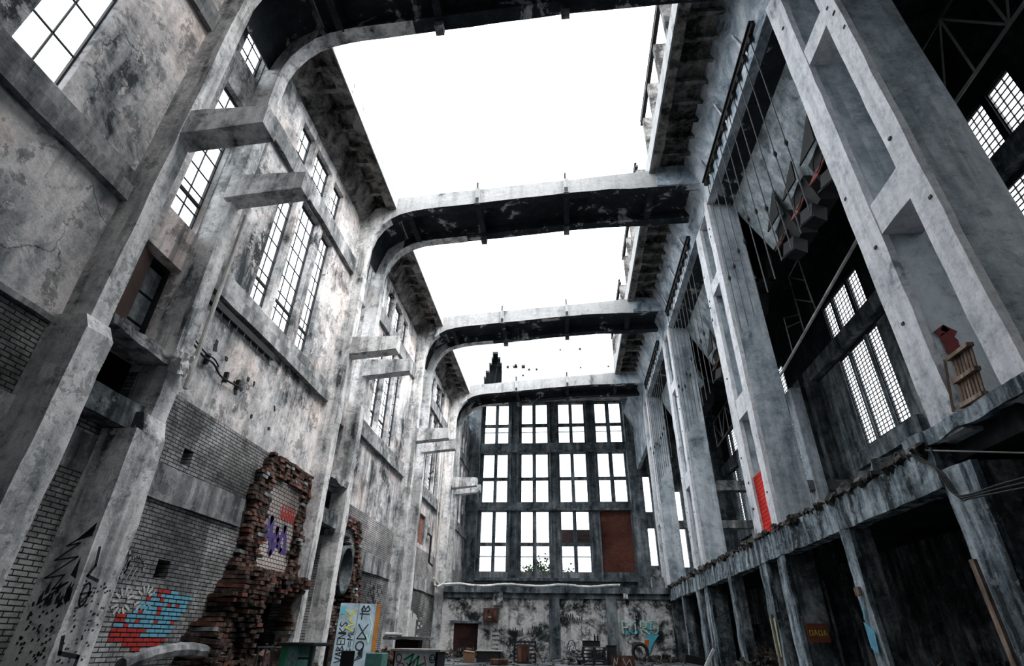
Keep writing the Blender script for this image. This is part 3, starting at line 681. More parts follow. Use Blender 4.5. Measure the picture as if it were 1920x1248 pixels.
mb = MB(); mb.tube([(9.5, 13.2, 12.1), (9.5, 22.5, 10.9)], .055, 8); mb.build('pipe', 'pipe', t)
for a, b in (((17.72, 14.08), (18.84, 14.01)), ((18.84, 14.01), (17.69, 12.99)), ((18.84, 14.01), (18.88, 11.45)), ((17.69, 12.99), (17.61, 11.6)), ((17.72, 14.08), (17.69, 12.99)), ((18.85, 12.9), (17.61, 11.96)), ((18.88, 12.2), (20.21, 12.86)), ((20.21, 12.86), (20.25, 11.2)), ((18.88, 11.9), (20.25, 12.4))):
    mb = MB(); mb.bar((9.5, *a), (9.5, *b), .035); mb.build('bar', 'rod', t)
for y in (17.72, 18.84, 13.6, 22.0): mb = MB(); mb.bar((9.5, y, 11.5 if y > 20 else 12), (9.5, y, 17.74), .025); mb.build('hanger', 'steel', t)
lattice(9.5, 26, 33, 11.6, 11.4, 1.5, 'steel lattice hanging in the side hall past the third column', 5)
for i, (y, z) in enumerate(((8.9, 3.72), (17, 9.0), (26.5, 9.0))):
    pass
for k in (3, 4):
    mb = MB(); mb.box(6.9, XO, YK(k)+.4, YK(k)+.9, 7.0, 7.45)
    struct(mb.build('trim_%d' % (12+k), 'lintel'), 'cross beam in the side hall at the %s column' % ORD[k-1])
mb = MB()
for k in (1, 2, 3, 4):
    mb.box(11.4, 11.9, YK(k)+.3, YK(k)+1.0, 3.65, 12)
struct(mb.build('trim_17', 'column'), 'inner piers of the side hall')
#====================================================================== RUINED BRICKWORK ON THE LEFT WALL
def ruin(name, lbl, y0, y1, z0, z1, x0, x1, skip, seed, mats=('ruin', 'brickw', 'orangeb')):
    random.seed(seed); mb = MB(); z = z0
    while z < z1:
        hh = .085; y = y0+random.uniform(-.1, .1)
        while y < y1:
            ww = random.uniform(.16, .28)
            if not skip(y+ww/2, z):
                f = 1-(z-z0)/(z1-z0); xx = x0+(x1-x0)*(1 if z < 2.2 and seed == 5 else f**2.2)*(.75+.9*noise.noise(Vector((y*1.1, z*1.1, seed))))+.12*noise.noise(Vector((y*2.3, z*2.3, seed+4)))
                xx = max(x0+.02, xx)+random.uniform(-.02, .04)
                if random.random() < .93: mb.obox(((xx+XL+.02)/2, y+ww/2, z+hh/2), xx-XL-.02, ww*.93, hh*.9, (random.gauss(0, .05), random.gauss(0, .05), random.gauss(0, .09)), random.choices((0, 1, 2), (.74, .1, .16))[0])
            y += ww
        z += hh+.012
    return tag(mb.build(name, ['ruin', 'lintel', 'redbrick']), lbl, 'brickwork')
M['redbrick'] = flat('loose_red_brick', (.15, .055, .04), .9, 0, .7, 6)
def sk1(y, z):
    if 13.75 < y < 15.45 and 2.3 < z < 4.5: return True
    if 14.55 < y < 15.8 and z < 1.65: return True
    if z > 4.5 and y < 13.0+(z-4.5)*.8: return True
    if 13.45 < y < 15.75 and z < 1.55+.12*noise.noise(Vector((y*3, 1, 1))): return True
    if y < 12.95-max(0, 2.3-z)*.62+.25*noise.noise(Vector((z*2, 3, 1))): return True
    return False
ruin('brick_buttress', 'crumbling red brick mass with a pale panel and dark doorway past the nearest frame leg', 11.2, 15.9, 0, 5.05, XL+.14, XL+.85, sk1, 5)
mb = MB(); mb.box(XL, XL+.1, 13.65, 15.55, 2.25, 4.55)
pw = tag(mb.build('glazed_brick_panel', 'glazed'), 'pale glazed brick panel with purple letters inside the crumbling buttress', 'panel')
fnP = lambda u, v, d: (XL+.1+d, u, v)
mb = MB(); mb.stroke(fnP, [(13.85, 2.95), (14.15, 3.55), (14.35, 2.95)], .17, .008); mb.stroke(fnP, [(14.38, 2.75), (14.55, 3.35), (14.75, 2.95), (14.95, 3.45), (15.2, 2.9)], .16, .008); mb.stroke(fnP, [(13.8, 3.1), (14.4, 3.12)], .1, .01)
mb.stroke(fnP, [(14.2, 3.2), (14.45, 2.7), (14.7, 3.1), (14.95, 2.85), (15.25, 2.85)], .14, .009)
lab(mb.build('lettering', 'gpurple', pw), 'purple zigzag letters')
mb = MB()
for i in range(5): mb.stroke(fnP, [(14.55+.17*i, 3.6+.06*(i % 2)), (14.6+.17*i, 4.0), (14.68+.17*i, 3.62), (14.52+.17*i, 3.8)], .03, .008)
lab(mb.build('scribble', 'gred', pw), 'thin red scribble')
def sk2(y, z):
    if 19.05 < y < 20.5 and 1.7 < z < 3.65: return True
    if y < 18.6+max(0, (z-2.2))*.1: return True
    if z > 2.0 and y > 21.6-(z-2)*.35+.2*noise.noise(Vector((z*3, 1, 2))): return True
    return ((y-19.8)/1.0)**2+((z-3.5)/.75)**2 < 1
ruin('brick_arch', 'ruined brick arch around a dark round opening past the second frame leg', 18.4, 22.6, 0, 4.6, XL+.1, XL+.6, sk2, 9)
mb = MB(); mb.tube([(-7.35, 18.9+.0, 2.6), (-7.35, 18.92, 2.61)], .01)
ring = MB(); N = 24
for i in range(N):
    a0, a1 = 2*math.pi*i/N, 2*math.pi*(i+1)/N
    for (ra, rb) in ((.52, .58),):
        P = [(x, 19.75+r*math.cos(a)*1.05, 2.9+r*math.sin(a)*1.35) for x in (-8.3, -7.72) for a in (a0, a1) for r in (ra, rb)]
        ring.add(P, [(0, 1, 3, 2), (4, 6, 7, 5), (0, 4, 5, 1), (2, 3, 7, 6), (0, 2, 6, 4), (1, 5, 7, 3)])
tag(ring.build('steel_duct', 'backwall'), 'oval steel duct mouth set in the ruined brick arch', 'duct')
# low arched kerb at the very bottom left
mb = MB(); P = [(-7.3+.0, 9.6+i*.35, .35+.22*math.sin(math.pi*i/9)) for i in range(10)]; mb.tube(P, .12, 8)
tag(mb.build('stone_kerb', 'lintel', rough=(.15, .03, 2)), 'low arched stone kerb against the grey brick at bottom left', 'kerb')
random.seed(14); mb = MB(); mb.obox((-7.22, YK(1)+1.98, 5.3), .2, .4, .42, (.3, .2, .4))
tag(mb.build('plastic_rag', 'lagging', rough=(.09, .09, 5)), 'crumpled white rag caught on the nearest frame leg', 'rag')
#====================================================================== GRAFFITI
FONT = {'A': [[(0, 0), (.5, 1), (1, 0)], [(.2, .4), (.8, .4)]], 'B': [[(0, 0), (0, 1), (.7, .85), (.1, .5), (.9, .25), (0, 0)]], 'E': [[(1, 1), (0, 1), (0, 0), (1, 0)], [(0, .5), (.8, .5)]], 'K': [[(0, 0), (0, 1)], [(.9, 1), (0, .45), (1, 0)]],
        'M': [[(0, 0), (.1, 1), (.5, .4), (.9, 1), (1, 0)]], 'N': [[(0, 0), (0, 1), (1, 0), (1, 1)]], 'P': [[(.1, 0), (0, 1), (.9, .85), (.8, .5), (.1, .45)]], 'I': [[(.5, 0), (.5, .75)], [(.45, .92), (.55, 1)]], 'R': [[(0, 0), (0, 1), (.8, .85), (.7, .5), (0, .45), (1, 0)]],
        'O': [[(.5+.5*math.cos(a*.5236), .5+.5*math.sin(a*.5236)) for a in range(13)]], 'S': [[(1, .9), (.4, 1), (.05, .75), (.9, .3), (.6, 0), (0, .1)]], 'V': [[(0, 1), (.5, 0), (1, 1)]], 'L': [[(0, 1), (0, 0), (.9, 0)]], '=': [[(0, .65), (1, .65)], [(0, .35), (1, .35)]], 'X': [[(0, 0), (1, 1)], [(0, 1), (1, 0)]]}
def write(mb, fn, text, u, v, h, wd, t, up=False, th=.008):
    for k, ch in enumerate(text):
        for st in FONT.get(ch, []):
            P = [((u-(y-.0)*h, v+(k*1.25+x)*wd) if up else (u+(k*1.25+x)*wd, v+y*h)) for x, y in st]
            mb.stroke(fn, P, t, th)
    return mb
fnLw = lambda u, v, d: (XL+.004+d, u, v)
def brickcells(name, poly, colf, lbl, bw=.25, rh=.075):
    mats = []; mb = MB()
    zs = [p[1] for p in poly]; ysr = [p[0] for p in poly]
    def inside(u, v):
        c = False; n = len(poly)
        for i in range(n):
            (a, b), (c2, d) = poly[i], poly[(i+1) % n]
            if (b > v) != (d > v) and u < (c2-a)*(v-b)/(d-b)+a: c = not c
        return c
    r = int(min(zs)/rh)
    while r*rh < max(zs):
        offx = .5*bw if r % 2 == 0 else 0
        q = int((min(ysr)+offx)/bw)-1
        while q*bw-offx < max(ysr):
            u0 = q*bw-offx; v0 = r*rh
            for hf in (0, 1):
                uu0 = u0+hf*bw/2; cu = uu0+bw/4; cv = v0+rh/2
                if inside(cu, cv):
                    cm = colf(cu, cv)
                    if cm is not None:
                        if cm not in mats: mats.append(cm)
                        a = uu0+(.011 if hf == 0 else .0); b = uu0+bw/2-(.011 if hf else .0)
                        mb.patch(fnLw, [(a, v0+.012), (b, v0+.012), (b, v0+rh-.01), (a, v0+rh-.01)], .01, mats.index(cm))
            q += 1
        r += 1
    return tag(mb.build(name, mats), lbl, 'graffiti')
def cf(u, v):
    f = u-(10.05+(v-.75)*.75)
    if v < .72 or (v < .9 and u < 10.6): return 'gred'
    if 10.28 < u < 10.5 and .9 < v < 1.2: return 'gred' if random.random() < .6 else 'gblue'
    if u < 10.1 and v > .95: return 'gred'
    if v > 1.47 and u < 11.0: return 'gred'
    return 'gblue' if random.random() < .9 else 'gred'
random.seed(4)
brickcells('graffiti', [(9.85, .72), (10.6, .55), (11.25, .6), (11.65, 1.15), (11.85, 1.52), (10.75, 1.56), (10.45, 1.4), (10.3, 1.15), (9.85, 1.08)], cf, 'light blue and red graffiti letters on the grey brick wall at lower left')
mb = MB()
def arc(cx, cy, rx, ry, a0, a1, n=12): return [(cx+rx*math.cos(a0+(a1-a0)*i/n), cy+ry*math.sin(a0+(a1-a0)*i/n)) for i in range(n+1)]
mb.stroke(fnLw, arc(9.55, 1.9, .2, .28, 0, math.pi*2), .05); mb.stroke(fnLw, arc(9.95, 1.85, .22, .2, 0, math.pi), .04)
for i in range(5): mb.stroke(fnLw, [(9.6+.11*i, 1.65), (9.66+.11*i, 1.95-.03*i)], .03)
tag(mb.build('graffiti', 'ggrey'), 'grey ringed graffiti characters above the red and blue letters', 'graffiti')
mb = MB()
for cx, cy in ((9.92, 1.3), (10.45, 1.38)):
    for i in range(12):
        a = i*math.pi/6; mb.stroke(fnLw, [(cx+.12*math.cos(a), cy+.12*math.sin(a)), (cx+.24*math.cos(a), cy+.22*math.sin(a))], .04)
tag(mb.build('graffiti', 'gwhite'), 'two white spoked rosettes sprayed beside the red and blue letters', 'graffiti')
# spiky black graffiti on the foot of the nearest leg (front face of far rib foot)
yf = YK(1)+1.54; fnF = lambda u, v, d: (u, yf-.02-d, v); fnX = lambda u, v, d: (-7.17+d, u, v)
random.seed(11)
t = thing('graffiti', 'black spiky and speckled graffiti on the foot of the nearest left leg', 'graffiti', (-7.3, yf, .3))
mb = MB(); mb.stroke(fnF, [(-7.25, 2.2), (-7.6, 1.95), (-7.4, 2.0), (-7.7, 1.75), (-7.35, 1.8), (-7.75, 1.5), (-7.45, 1.55), (-7.55, 1.35), (-7.35, 1.45), (-7.7, 1.15)], .022); mb.build('zigzag', 'gblack', t)
mb = MB()
for i in range(60): u = -7.28-random.random()*.5; v = .3+random.random()*.85; mb.patch(fnF, [(u, v), (u+.03, v+.012), (u+.035, v+.04), (u+.005, v+.045)])
for i in range(70): u = 8.1+random.random()*.55; v = .4+random.random()*1.1; mb.patch(fnX, [(u, v), (u+.03, v+.01), (u+.03, v+.035), (u+.005, v+.03)])
o = mb.build('speckles', 'gblack', t); o['kind'] = 'stuff'
for i in range(9): mb = MB(); u = -7.26-.055*i; v = 1.18+.1*math.sin(i*2); mb.patch(fnF, [(u, v), (u+.05, v+.03), (u+.03, v+.19), (u-.01, v+.1)]); mb.build('spike', 'gblack', t)
for P_ in ([(-7.25, 1.5), (-7.3, 1.8), (-7.35, 1.55)], [(-7.25, 1.15), (-7.24, 1.45), (-7.33, 1.25)], [(-7.25, 2.1), (-7.25, 2.3), (-7.5, 2.02)]): mb = MB(); mb.patch(fnF, P_); mb.build('spike', 'gblack', t)
mb = MB(); mb.stroke(fnX, [(8.15, 1.95), (8.2, 1.7), (8.12, 1.55), (8.35, 1.5)], .045); mb.build('scribble', 'gblack', t)
mb = MB(); mb.stroke(fnX, arc(8.2, 1.3, .07, .16, 0, 6.3), .03); mb.stroke(fnX, [(8.12, 1.3), (8.3, 1.34), (8.16, 1.18)], .03); mb.build('scribble', 'gblack', t)
mb = MB(); mb.stroke(fnX, [(8.1, .75), (8.15, .55), (8.5, .5), (8.5, .35)], .06); mb.build('scribble', 'gblack', t)
# PIRO tag on the low end wall
fnE = lambda u, v, d: (u, YW-.06-d*1.6, v)
t = thing('graffiti', 'blue and orange tag with pale letters at the right of the low end wall', 'graffiti', (4.1, YW, .8))
mb = MB()
write(mb, fnE, 'PIRO', 3.0, 1.3, .62, .42, .065, th=.03); mb.stroke(fnE, [(4.5, 1.95), (5.05, 1.8)], .05, .03)
mb.build('lettering', 'gmint', t)
mb = MB(); mb.stroke(fnE, [(3.2, 1.25), (3.3, 1.5), (3.6, 1.3), (3.9, 1.4), (4.3, 1.55)], .09, .008); mb.patch(fnE, [(4.3, 1.3), (4.8, 1.35), (5.0, 1.25), (4.65, .85), (4.35, .3), (4.1, .15), (4.15, .35), (4.45, .9), (4.3, 1.1)], .008)
mb.patch(fnE, [(4.4, 1.5), (4.7, 1.5), (4.7, 1.8), (4.45, 1.85)], .007); mb.build('fill', 'gcyan', t)
mb = MB(); mb.patch(fnE, [(4.2, 1.0), (4.45, 1.0), (4.3, .45), (4.12, .4)], .012); mb.build('accent', 'gorange', t)
random.seed(2); tg = thing('graffiti', 'thin black scrawls across the peeling low end wall', 'graffiti', (-1, YW, 1))
for (u0, v0) in ((-3.2, 1.1), (-.3, 1.9), (.2, 1.75), (-2.1, 1.2)):
    for i in range(5): mb = MB(); mb.stroke(fnE, [(u0+.13*i, v0), (u0+.04+.13*i, v0+.25+random.random()*.15), (u0+.1+.13*i, v0+.05)], .03, .012); mb.build('scrawl', 'gblack', tg)
mb = MB(); mb.stroke(fnE, arc(.95, 1.45, .25, .3, 2.6, 6.4), .03, .012); mb.build('loop', 'gblack', tg)
mb = MB()
for i in range(4): mb.box(-4.35, -3.95, YW-.05, YW-.03, .45+.22*i, .58+.22*i)
mb.box(-4.45, -4.37, YW-.05, YW-.03, .6, 1.3)
tag(mb.build('graffiti', 'gwhite'), 'white painted block letters stacked beside the bricked doorway', 'graffiti')
mb = MB(); random.seed(5)
for i in range(14): u = 30.3+random.random()*1.8; v = .6+random.random()*1.2; mb.patch(fnLw, [(u, v), (u+.35, v), (u+.3, v+.12), (u+.02, v+.12)], .012)
mb.patch(fnLw, [(29.0, .4), (30.9, .4), (30.9, 1.9), (30.2, 2.0), (30.1, 1.7), (29.9, 2.1), (29.1, 1.9)], .008)
tag(mb.build('graffiti', 'gwhite'), 'white paint block on brick between the third and farthest left legs', 'graffiti')
mb = MB(); random.seed(6)
for i in range(60):
    u = 22.6+random.random()*1.9; v = .5+random.random()*2.2; mb.stroke(fnLw, [(u, v), (u+.12, v+.15), (u+.2, v)], .03, .012)
tag(mb.build('graffiti', 'gblack'), 'dense black scribbles on brick just before the third left leg', 'graffiti', kind='stuff')
mb = MB(); fnPost = lambda u, v, d: (XR-.03-d, u, v)
mb.patch(fnPost, [(12.3, 1.1), (12.62, 1.25), (12.6, .8), (12.35, .7)]); mb.stroke(fnPost, [(12.4, 1.6), (12.55, 1.3)], .05)
tag(mb.build('graffiti', 'gblue'), 'bright blue spray on the slender post of the nearest bay', 'graffiti')
mb = MB(); mb.patch(fnPost, [(17.75, 1.5), (18.2, 1.5), (18.2, .6), (17.8, .55)])
tag(mb.build('graffiti', 'glime'), 'pale green paint patch on a post under the second right column', 'graffiti')
#====================================================================== WALL HARDWARE, LEFT
mb = MB(); mb.box(XL, XL+.12, 9.25, 12.3, 7.33, 7.5)
t = tag(mb.build('cable_tray', 'steel'), 'black cable tray hung under the ledge past the nearest leg', 'cable tray')
for i in range(9): h = MB(); y = 9.5+i*.33; h.tube([(XL+.1, y, 7.35), (XL+.1, y, 7.15), (XL+.14, y+.04, 7.1)], .012, 5); h.build('hook', 'rod', t)
t = thing('broken_cable_rack', 'twisted black cable rack on the plaster below the cable tray', 'cable rack', (XL, 10.2, 6))
mb = MB(); P = curve([(XL+.1, 9.3, 6.2), (XL+.12, 9.7, 6.1), (XL+.1, 10.1, 6.12), (XL+.1, 10.5, 5.98), (XL+.1, 11.2, 6.05)]); mb.tube(P, .022, 6); mb.tube([(p[0], p[1], p[2]+.1) for p in P[:16]], .018, 6); mb.build('cable', 'steel', t)
for (y, z) in ((9.3, 6.1), (9.9, 6.02), (10.7, 5.95), (11.2, 5.98)): mb = MB(); mb.box(XL, XL+.1, y-.03, y+.03, z, z+.25); mb.build('bracket', 'steel', t)
random.seed(12); mb = MB()
for i in range(16): y = 10+random.random()*3.4; z = 5.6+random.random()*1.3; mb.obox((XL+.005, y, z), .02, random.uniform(.05, .12), random.uniform(.08, .16), (random.random()*.5, 0, 0))
tag(mb.build('wall_pits', 'black'), 'dark chipped holes scattered in the plaster below the ledge', 'holes', kind='stuff')
# pipes in the bay by the far frame
t = thing('wall_pipes', 'pale vertical pipes on the left wall beside the farthest frame', 'pipes', (-7.6, 33.5, 0))
for (y, z0, z1, r) in ((33.6, 3.6, 12, .07), (33.9, 3.0, 14, .05), (32.9, 6.5, 12, .05)): mb = MB(); mb.tube([(-7.7, y, z0), (-7.7, y, z1)], r, 8); mb.build('pipe', 'pipe', t)
mb = MB(); mb.tube([(-7.7, 33.6, 3.6), (-7.5, 33.4, 3.45), (-7.3, 34.2, 3.7)], .07, 8); mb.build('elbow', 'pipe', t)
t = thing('bracket_pipe', 'dark bent pipe on the left wall between the third and farthest legs', 'pipe', (-7.8, 30, 4))
mb = MB(); mb.tube([(-7.75, 31.2, 6.0), (-7.75, 32.0, 6.0), (-7.75, 32.0, 4.6), (-7.7, 32.7, 4.5)], .06, 6); mb.build('pipe', 'steel', t)
# white lagged pipe on the coping
P = [(-7.4+i*.55, YW-.2+.05*math.sin(i*1.7), 3.68+.05*math.sin(i*1.1)) for i in range(20)]
mb = MB(); mb.tube([(-7.75, YW-1.2, 3.95), (-7.55, YW-.5, 3.62)]+P, .07, 8)
tag(mb.build('lagged_pipe', 'lagging', rough=(.2, .03, 3)), 'white lagged pipe lying along the coping of the low end wall', 'pipe')
mb = MB(); mb.box(-7.3, 3.2, YW-.02, YW+.2, 3.75, 3.85); tag(mb.build('steel_channel', 'steel'), 'dark channel behind the white lagged pipe', 'channel')
t = thing('switch_box', 'rusty brown steel box on the low end wall above the doorway', 'box', (-4.45, YW-.1, 1.75))
mb = MB(); mb.box(-4.88, -4.02, YW-.22, YW, 1.73, 2.46); mb.build('case', 'brownmetal', t, bevel=.01)
mb = MB(); mb.box(-4.8, -4.1, YW-.24, YW-.22, 1.8, 2.39); mb.build('door', 'rust', t); mb = MB(); mb.box(-4.6, -4.42, YW-.26, YW-.24, 1.98, 2.02); mb.build('handle', 'pipe', t)
mb = MB(); mb.box(5.1, 5.8, YW+1, YW+1.9, 3.58, 4.3); mb.obox((5.4, YW+1.0, 4.5), .3, .1, .4, (0, .4, 0))
tag(mb.build('machine_base', 'lintel', rough=(.3, .06, 1.5)), 'broken concrete block on the gallery by the farthest right column', 'block')
# cables at right
t = thing('hanging_cables', 'black cables sagging from the near slab corner at right', 'cables', (5.9, 8.8, 3))
for i in range(3):
    a = i*.05; mb = MB(); mb.tube(curve([(5.8, 9.3-a, 3.6), (5.79, 9.1-a, 3.42), (5.78, 8.85-a, 3.3-a), (5.77, 8.72-a, 3.0), (5.76, 8.6-a, 2.8-a), (5.75, 8.3, 2.72-a*.5), (5.74, 7.6, 2.7-a), (5.73, 6.4, 2.62-a*1.4)]), .014, 8); mb.build('cable', 'black', t)
mb = MB(); mb.tube([(5.78, 9.2, 3.66), (6.3, 7.6, 3.1)], .012, 5); tag(mb.build('wire', 'pipe'), 'thin pale wire slanting beneath the near slab', 'wire')
mb = MB(); mb.obox((5.68, 8.6, .9), .05, .1, 2.0, (0, -.02, 0)); tag(mb.build('wood_plank', 'timber'), 'pale timber plank leaning on the broad nearest post', 'plank')
mb = MB(); mb.obox((5.82, 17.95, .75), .06, .1, 1.7, (.0, 0, 0)); tag(mb.build('wood_plank', 'timber'), 'narrow timber strip on the post below the second column', 'plank')
mb = MB(); mb.obox((5.8, 12.42, 1.78), .06, .18, .16, (0, 0, 0)); tag(mb.build('wood_block', 'timber'), 'small timber block fixed to the slender near post', 'block')
# pallet against the nearest column web
t = thing('wooden_pallet', 'weathered timber pallet leaning against the nearest right column', 'pallet', (6.15, 8.2, 3.86))
sh = .3
def pp(u, v, d): return Vector((5.93+d*.6+.1*v, 7.48+u*.62, 3.88+v*.7))
for i in range(7): u = .06+i*.115; mb = MB(); q = [pp(u-.035, 0, .0), pp(u+.035, 0, .0), pp(u+.035, 1.22, .0), pp(u-.035, 1.22, .0)]; mb.add(q+[p+Vector((.02, 0, 0)) for p in q], [(0, 1, 2, 3), (7, 6, 5, 4), (0, 4, 5, 1), (1, 5, 6, 2), (2, 6, 7, 3), (3, 7, 4, 0)]); mb.build('slat', 'timber', t)
for v in (.02, .58, 1.14): 
    mb = MB(); q = [pp(-.02, v, -.11), pp(.8, v, -.11), pp(.8, v+.09, -.11), pp(-.02, v+.09, -.11)]; mb.add(q+[p+Vector((.1, 0, 0)) for p in q], [(0, 1, 2, 3), (7, 6, 5, 4), (0, 4, 5, 1), (1, 5, 6, 2), (2, 6, 7, 3), (3, 7, 4, 0)]); mb.build('bearer', 'timber', t)
mb = MB(); mb.bar(pp(.95, 0, -.15), pp(.85, 1.2, -.1), .03); mb.build('edge_strip', 'timber', t)
#====================================================================== FLOOR OBJECTS
# tall painted door panel with tags
t = thing('door_panel', 'tall grey blue door panel covered in black tags, leaning at lower left', 'door', (-6.9, 18.9, 0))
A, B = Vector((-7.3, 18.65, 0)), Vector((-6.2, 19.0, 0))
du = (B-A).normalized(); Wd = (B-A).length; nn = Vector((du.y, -du.x, 0)); lean = Vector((-nn.x, -nn.y, 0))*.25
def fnD(u, v, d): return A+du*u+Vector((0, 0, v))+lean*(v/1.8)+nn*d
def slab(fn, u0, u1, v0, v1, d0, d1, mb=None, mi=0):
    mb = mb or MB(); P = [fn(u, v, d) for d in (d0, d1) for u, v in ((u0, v0), (u1, v0), (u1, v1), (u0, v1))]
    return mb.add(P, [(0, 3, 2, 1), (4, 5, 6, 7), (0, 1, 5, 4), (1, 2, 6, 5), (2, 3, 7, 6), (3, 0, 4, 7)], mi)
slab(fnD, 0, Wd, 0, 1.8, -.04, 0).build('leaf', 'panelblue', t)
slab(fnD, Wd, Wd+.12, .4, 1.8, -.06, .02).build('edge_post', 'orange', t)
mb = MB(); slab(fnD, .58, .6, 0, 1.8, 0, .01, mb); mb.build('seam', 'ggrey', t)
mb = MB(); random.seed(8)
write(mb, fnD, 'VABENKS', .3, .15, .22, .13, .024, up=True); write(mb, fnD, 'SB=ML', .54, .2, .17, .15, .02, up=True)
mb.stroke(fnD, [(.72, 1.35), (.72, 1.7)], .03, .008); mb.stroke(fnD, [(.65, 1.5), (.95, 1.5)], .03, .008); mb.stroke(fnD, [(.68, 1.62), (.74, 1.74), (.8, 1.62), (.88, 1.74), (.95, 1.62), (.9, 1.58), (.7, 1.58)], .03, .008)
mb.stroke(fnD, [(.66, 1.2), (.95, .8)], .03, .008); mb.stroke(fnD, [(.95, 1.2), (.66, .8), (.95, .8)], .03, .008); mb.stroke(fnD, arc(.78, .6, .12, .12, 0, 6.28), .03, .008)
for i in range(6): mb.stroke(fnD, [(.66+.04*i, .2+.05*i), (.9, .3+.06*i), (.75, .4)], .02, .008)
lab(mb.build('tag_lettering', 'gblack', t), 'black sprayed tags')
mb = MB(); mb.stroke(fnD, [(.2, 1.6), (.35, 1.45), (.5, 1.6), (.35, 1.3), (.5, 1.2), (.25, 1.1), (.5, 1.0)], .035, .009); lab(mb.build('yellow_tag', 'gyellow', t), 'yellow tag')
mb = MB(); mb.patch(fnD, [(.02, 1.45), (.16, 1.5), (.2, 1.68), (.05, 1.72)], .009); lab(mb.build('cyan_spray', 'gcyan', t), 'cyan spray'); mb = MB(); mb.stroke(fnD, [(.98, 1.4), (1.08, 1.2), (1.02, .7), (.95, .9)], .04, .009); lab(mb.build('mint_tag', 'gmint', t), 'mint tag')
# dark drum table with graffiti end
t = thing('work_bench', 'dark workbench with green and white sprayed end at bottom left', 'bench', (-4.35, 9.6, 0))
mb = MB(); mb.box(-4.68, -4.05, 9.5, 10.3, .68, .73); mb.build('top', 'black', t, bevel=.008)
mb = MB(); mb.box(-4.6, -4.3, 9.55, 10.2, 0, .68); mb.build('cabinet', 'gteal', t)
mb = MB(); mb.box(-4.12, -4.07, 9.55, 9.6, 0, .68); mb.build('leg', 'black', t); mb = MB(); mb.box(-4.12, -4.07, 10.2, 10.25, 0, .68); mb.build('leg', 'black', t); mb = MB(); mb.box(-4.3, -4.12, 9.55, 9.6, .5, .53); mb.build('rail', 'black', t); mb = MB(); mb.box(-4.3, -4.12, 9.55, 9.6, .28, .31); mb.build('rail', 'black', t)
fnT = lambda u, v, d: (u, 9.55-d, v)
mb = MB(); mb.stroke(fnT, arc(-4.4, .56, .05, .05, 0, 6.3), .02); mb.stroke(fnT, arc(-4.38, .44, .05, .06, 0, 6.3), .02); mb.stroke(fnT, arc(-4.38, .32, .05, .05, 0, 6.3), .02); lab(mb.build('tag_lettering', 'gwhite', t), 'white tag'); mb = MB(); mb.patch(fnT, [(-4.59, .66), (-4.48, .66), (-4.52, .3), (-4.59, .3)]); lab(mb.build('green_spray', 'ggreen', t), 'green spray')
t = thing('metal_stand', 'low rusty tubular stand left of the dark workbench', 'stand', (-4.85, 9.8, 0))
for x in (-5.0, -4.88, -4.75): mb = MB(); mb.tube([(x, 9.6, 0), (x, 9.6, .65)], .015, 6); mb.build('leg', 'rod', t)
mb = MB(); mb.tube([(-5.02, 9.6, .65), (-4.72, 9.6, .65), (-4.72, 10.1, .65), (-5.02, 10.1, .65), (-5.02, 9.6, .65)], .018, 6); mb.build('top_rail', 'rod', t)
# painted desk
def desk(name, lbl, x0, x1, y0, y1, zt, ms, mt, tagmats=()):
    t = thing(name, lbl, 'desk', ((x0+x1)/2, (y0+y1)/2, 0))
    mb = MB(); mb.box(x0-.04, x1+.06, y0-.04, y1+.04, zt-.04, zt); mb.build('top', mt, t, bevel=.006)
    mb = MB(); mb.box(x0, x1, y0, y0+.03, 0, zt-.04); mb.build('front_panel', ms, t)
    mb = MB(); mb.box(x0, x0+.03, y0, y1, 0, zt-.04); mb.build('side_panel', ms, t); mb = MB(); mb.box(x1-.03, x1, y0, y1, 0, zt-.04); mb.build('side_panel', 'black', t)
    return t
t = desk('painted_desk', 'pale blue desk with bright graffiti and dusty top at bottom centre left', -3.05, -2.28, 10.6, 11.3, .66, 'deskside', 'desktop')
fnK = lambda u, v, d: (u, 10.6-d, v)
mb = MB(); mb.stroke(fnK, arc(-2.95, .52, .05, .06, 0, 6.3), .018); mb.stroke(fnK, arc(-2.9, .4, .06, .05, 0, 6.3), .018); mb.stroke(fnK, [(-2.5, .55), (-2.46, .4), (-2.5, .35)], .02); lab(mb.build('pink_tag', 'gpink', t), 'pink loops')
mb = MB(); mb.stroke(fnK, [(-2.85, .5), (-2.7, .58), (-2.75, .42), (-2.6, .55), (-2.62, .4), (-2.5, .45)], .03); lab(mb.build('green_tag', 'ggreen', t), 'green zigzag'); mb = MB(); mb.stroke(fnK, arc(-2.36, .52, .045, .06, 0, 6.3), .015); mb.stroke(fnK, [(-2.38, .53), (-2.37, .54)], .012); mb.stroke(fnK, arc(-2.36, .52, .02, .025, 3.3, 6.1), .01); mb.stroke(fnK, [(-2.8, .45), (-2.72, .35), (-2.66, .48)], .015); lab(mb.build('face_tag', 'gblack', t), 'black scribble face')
mb = MB(); mb.stroke(fnK, [(-2.9, .36), (-2.75, .44), (-2.6, .36), (-2.45, .42)], .03); lab(mb.build('mint_tag', 'gmint', t), 'mint tag')
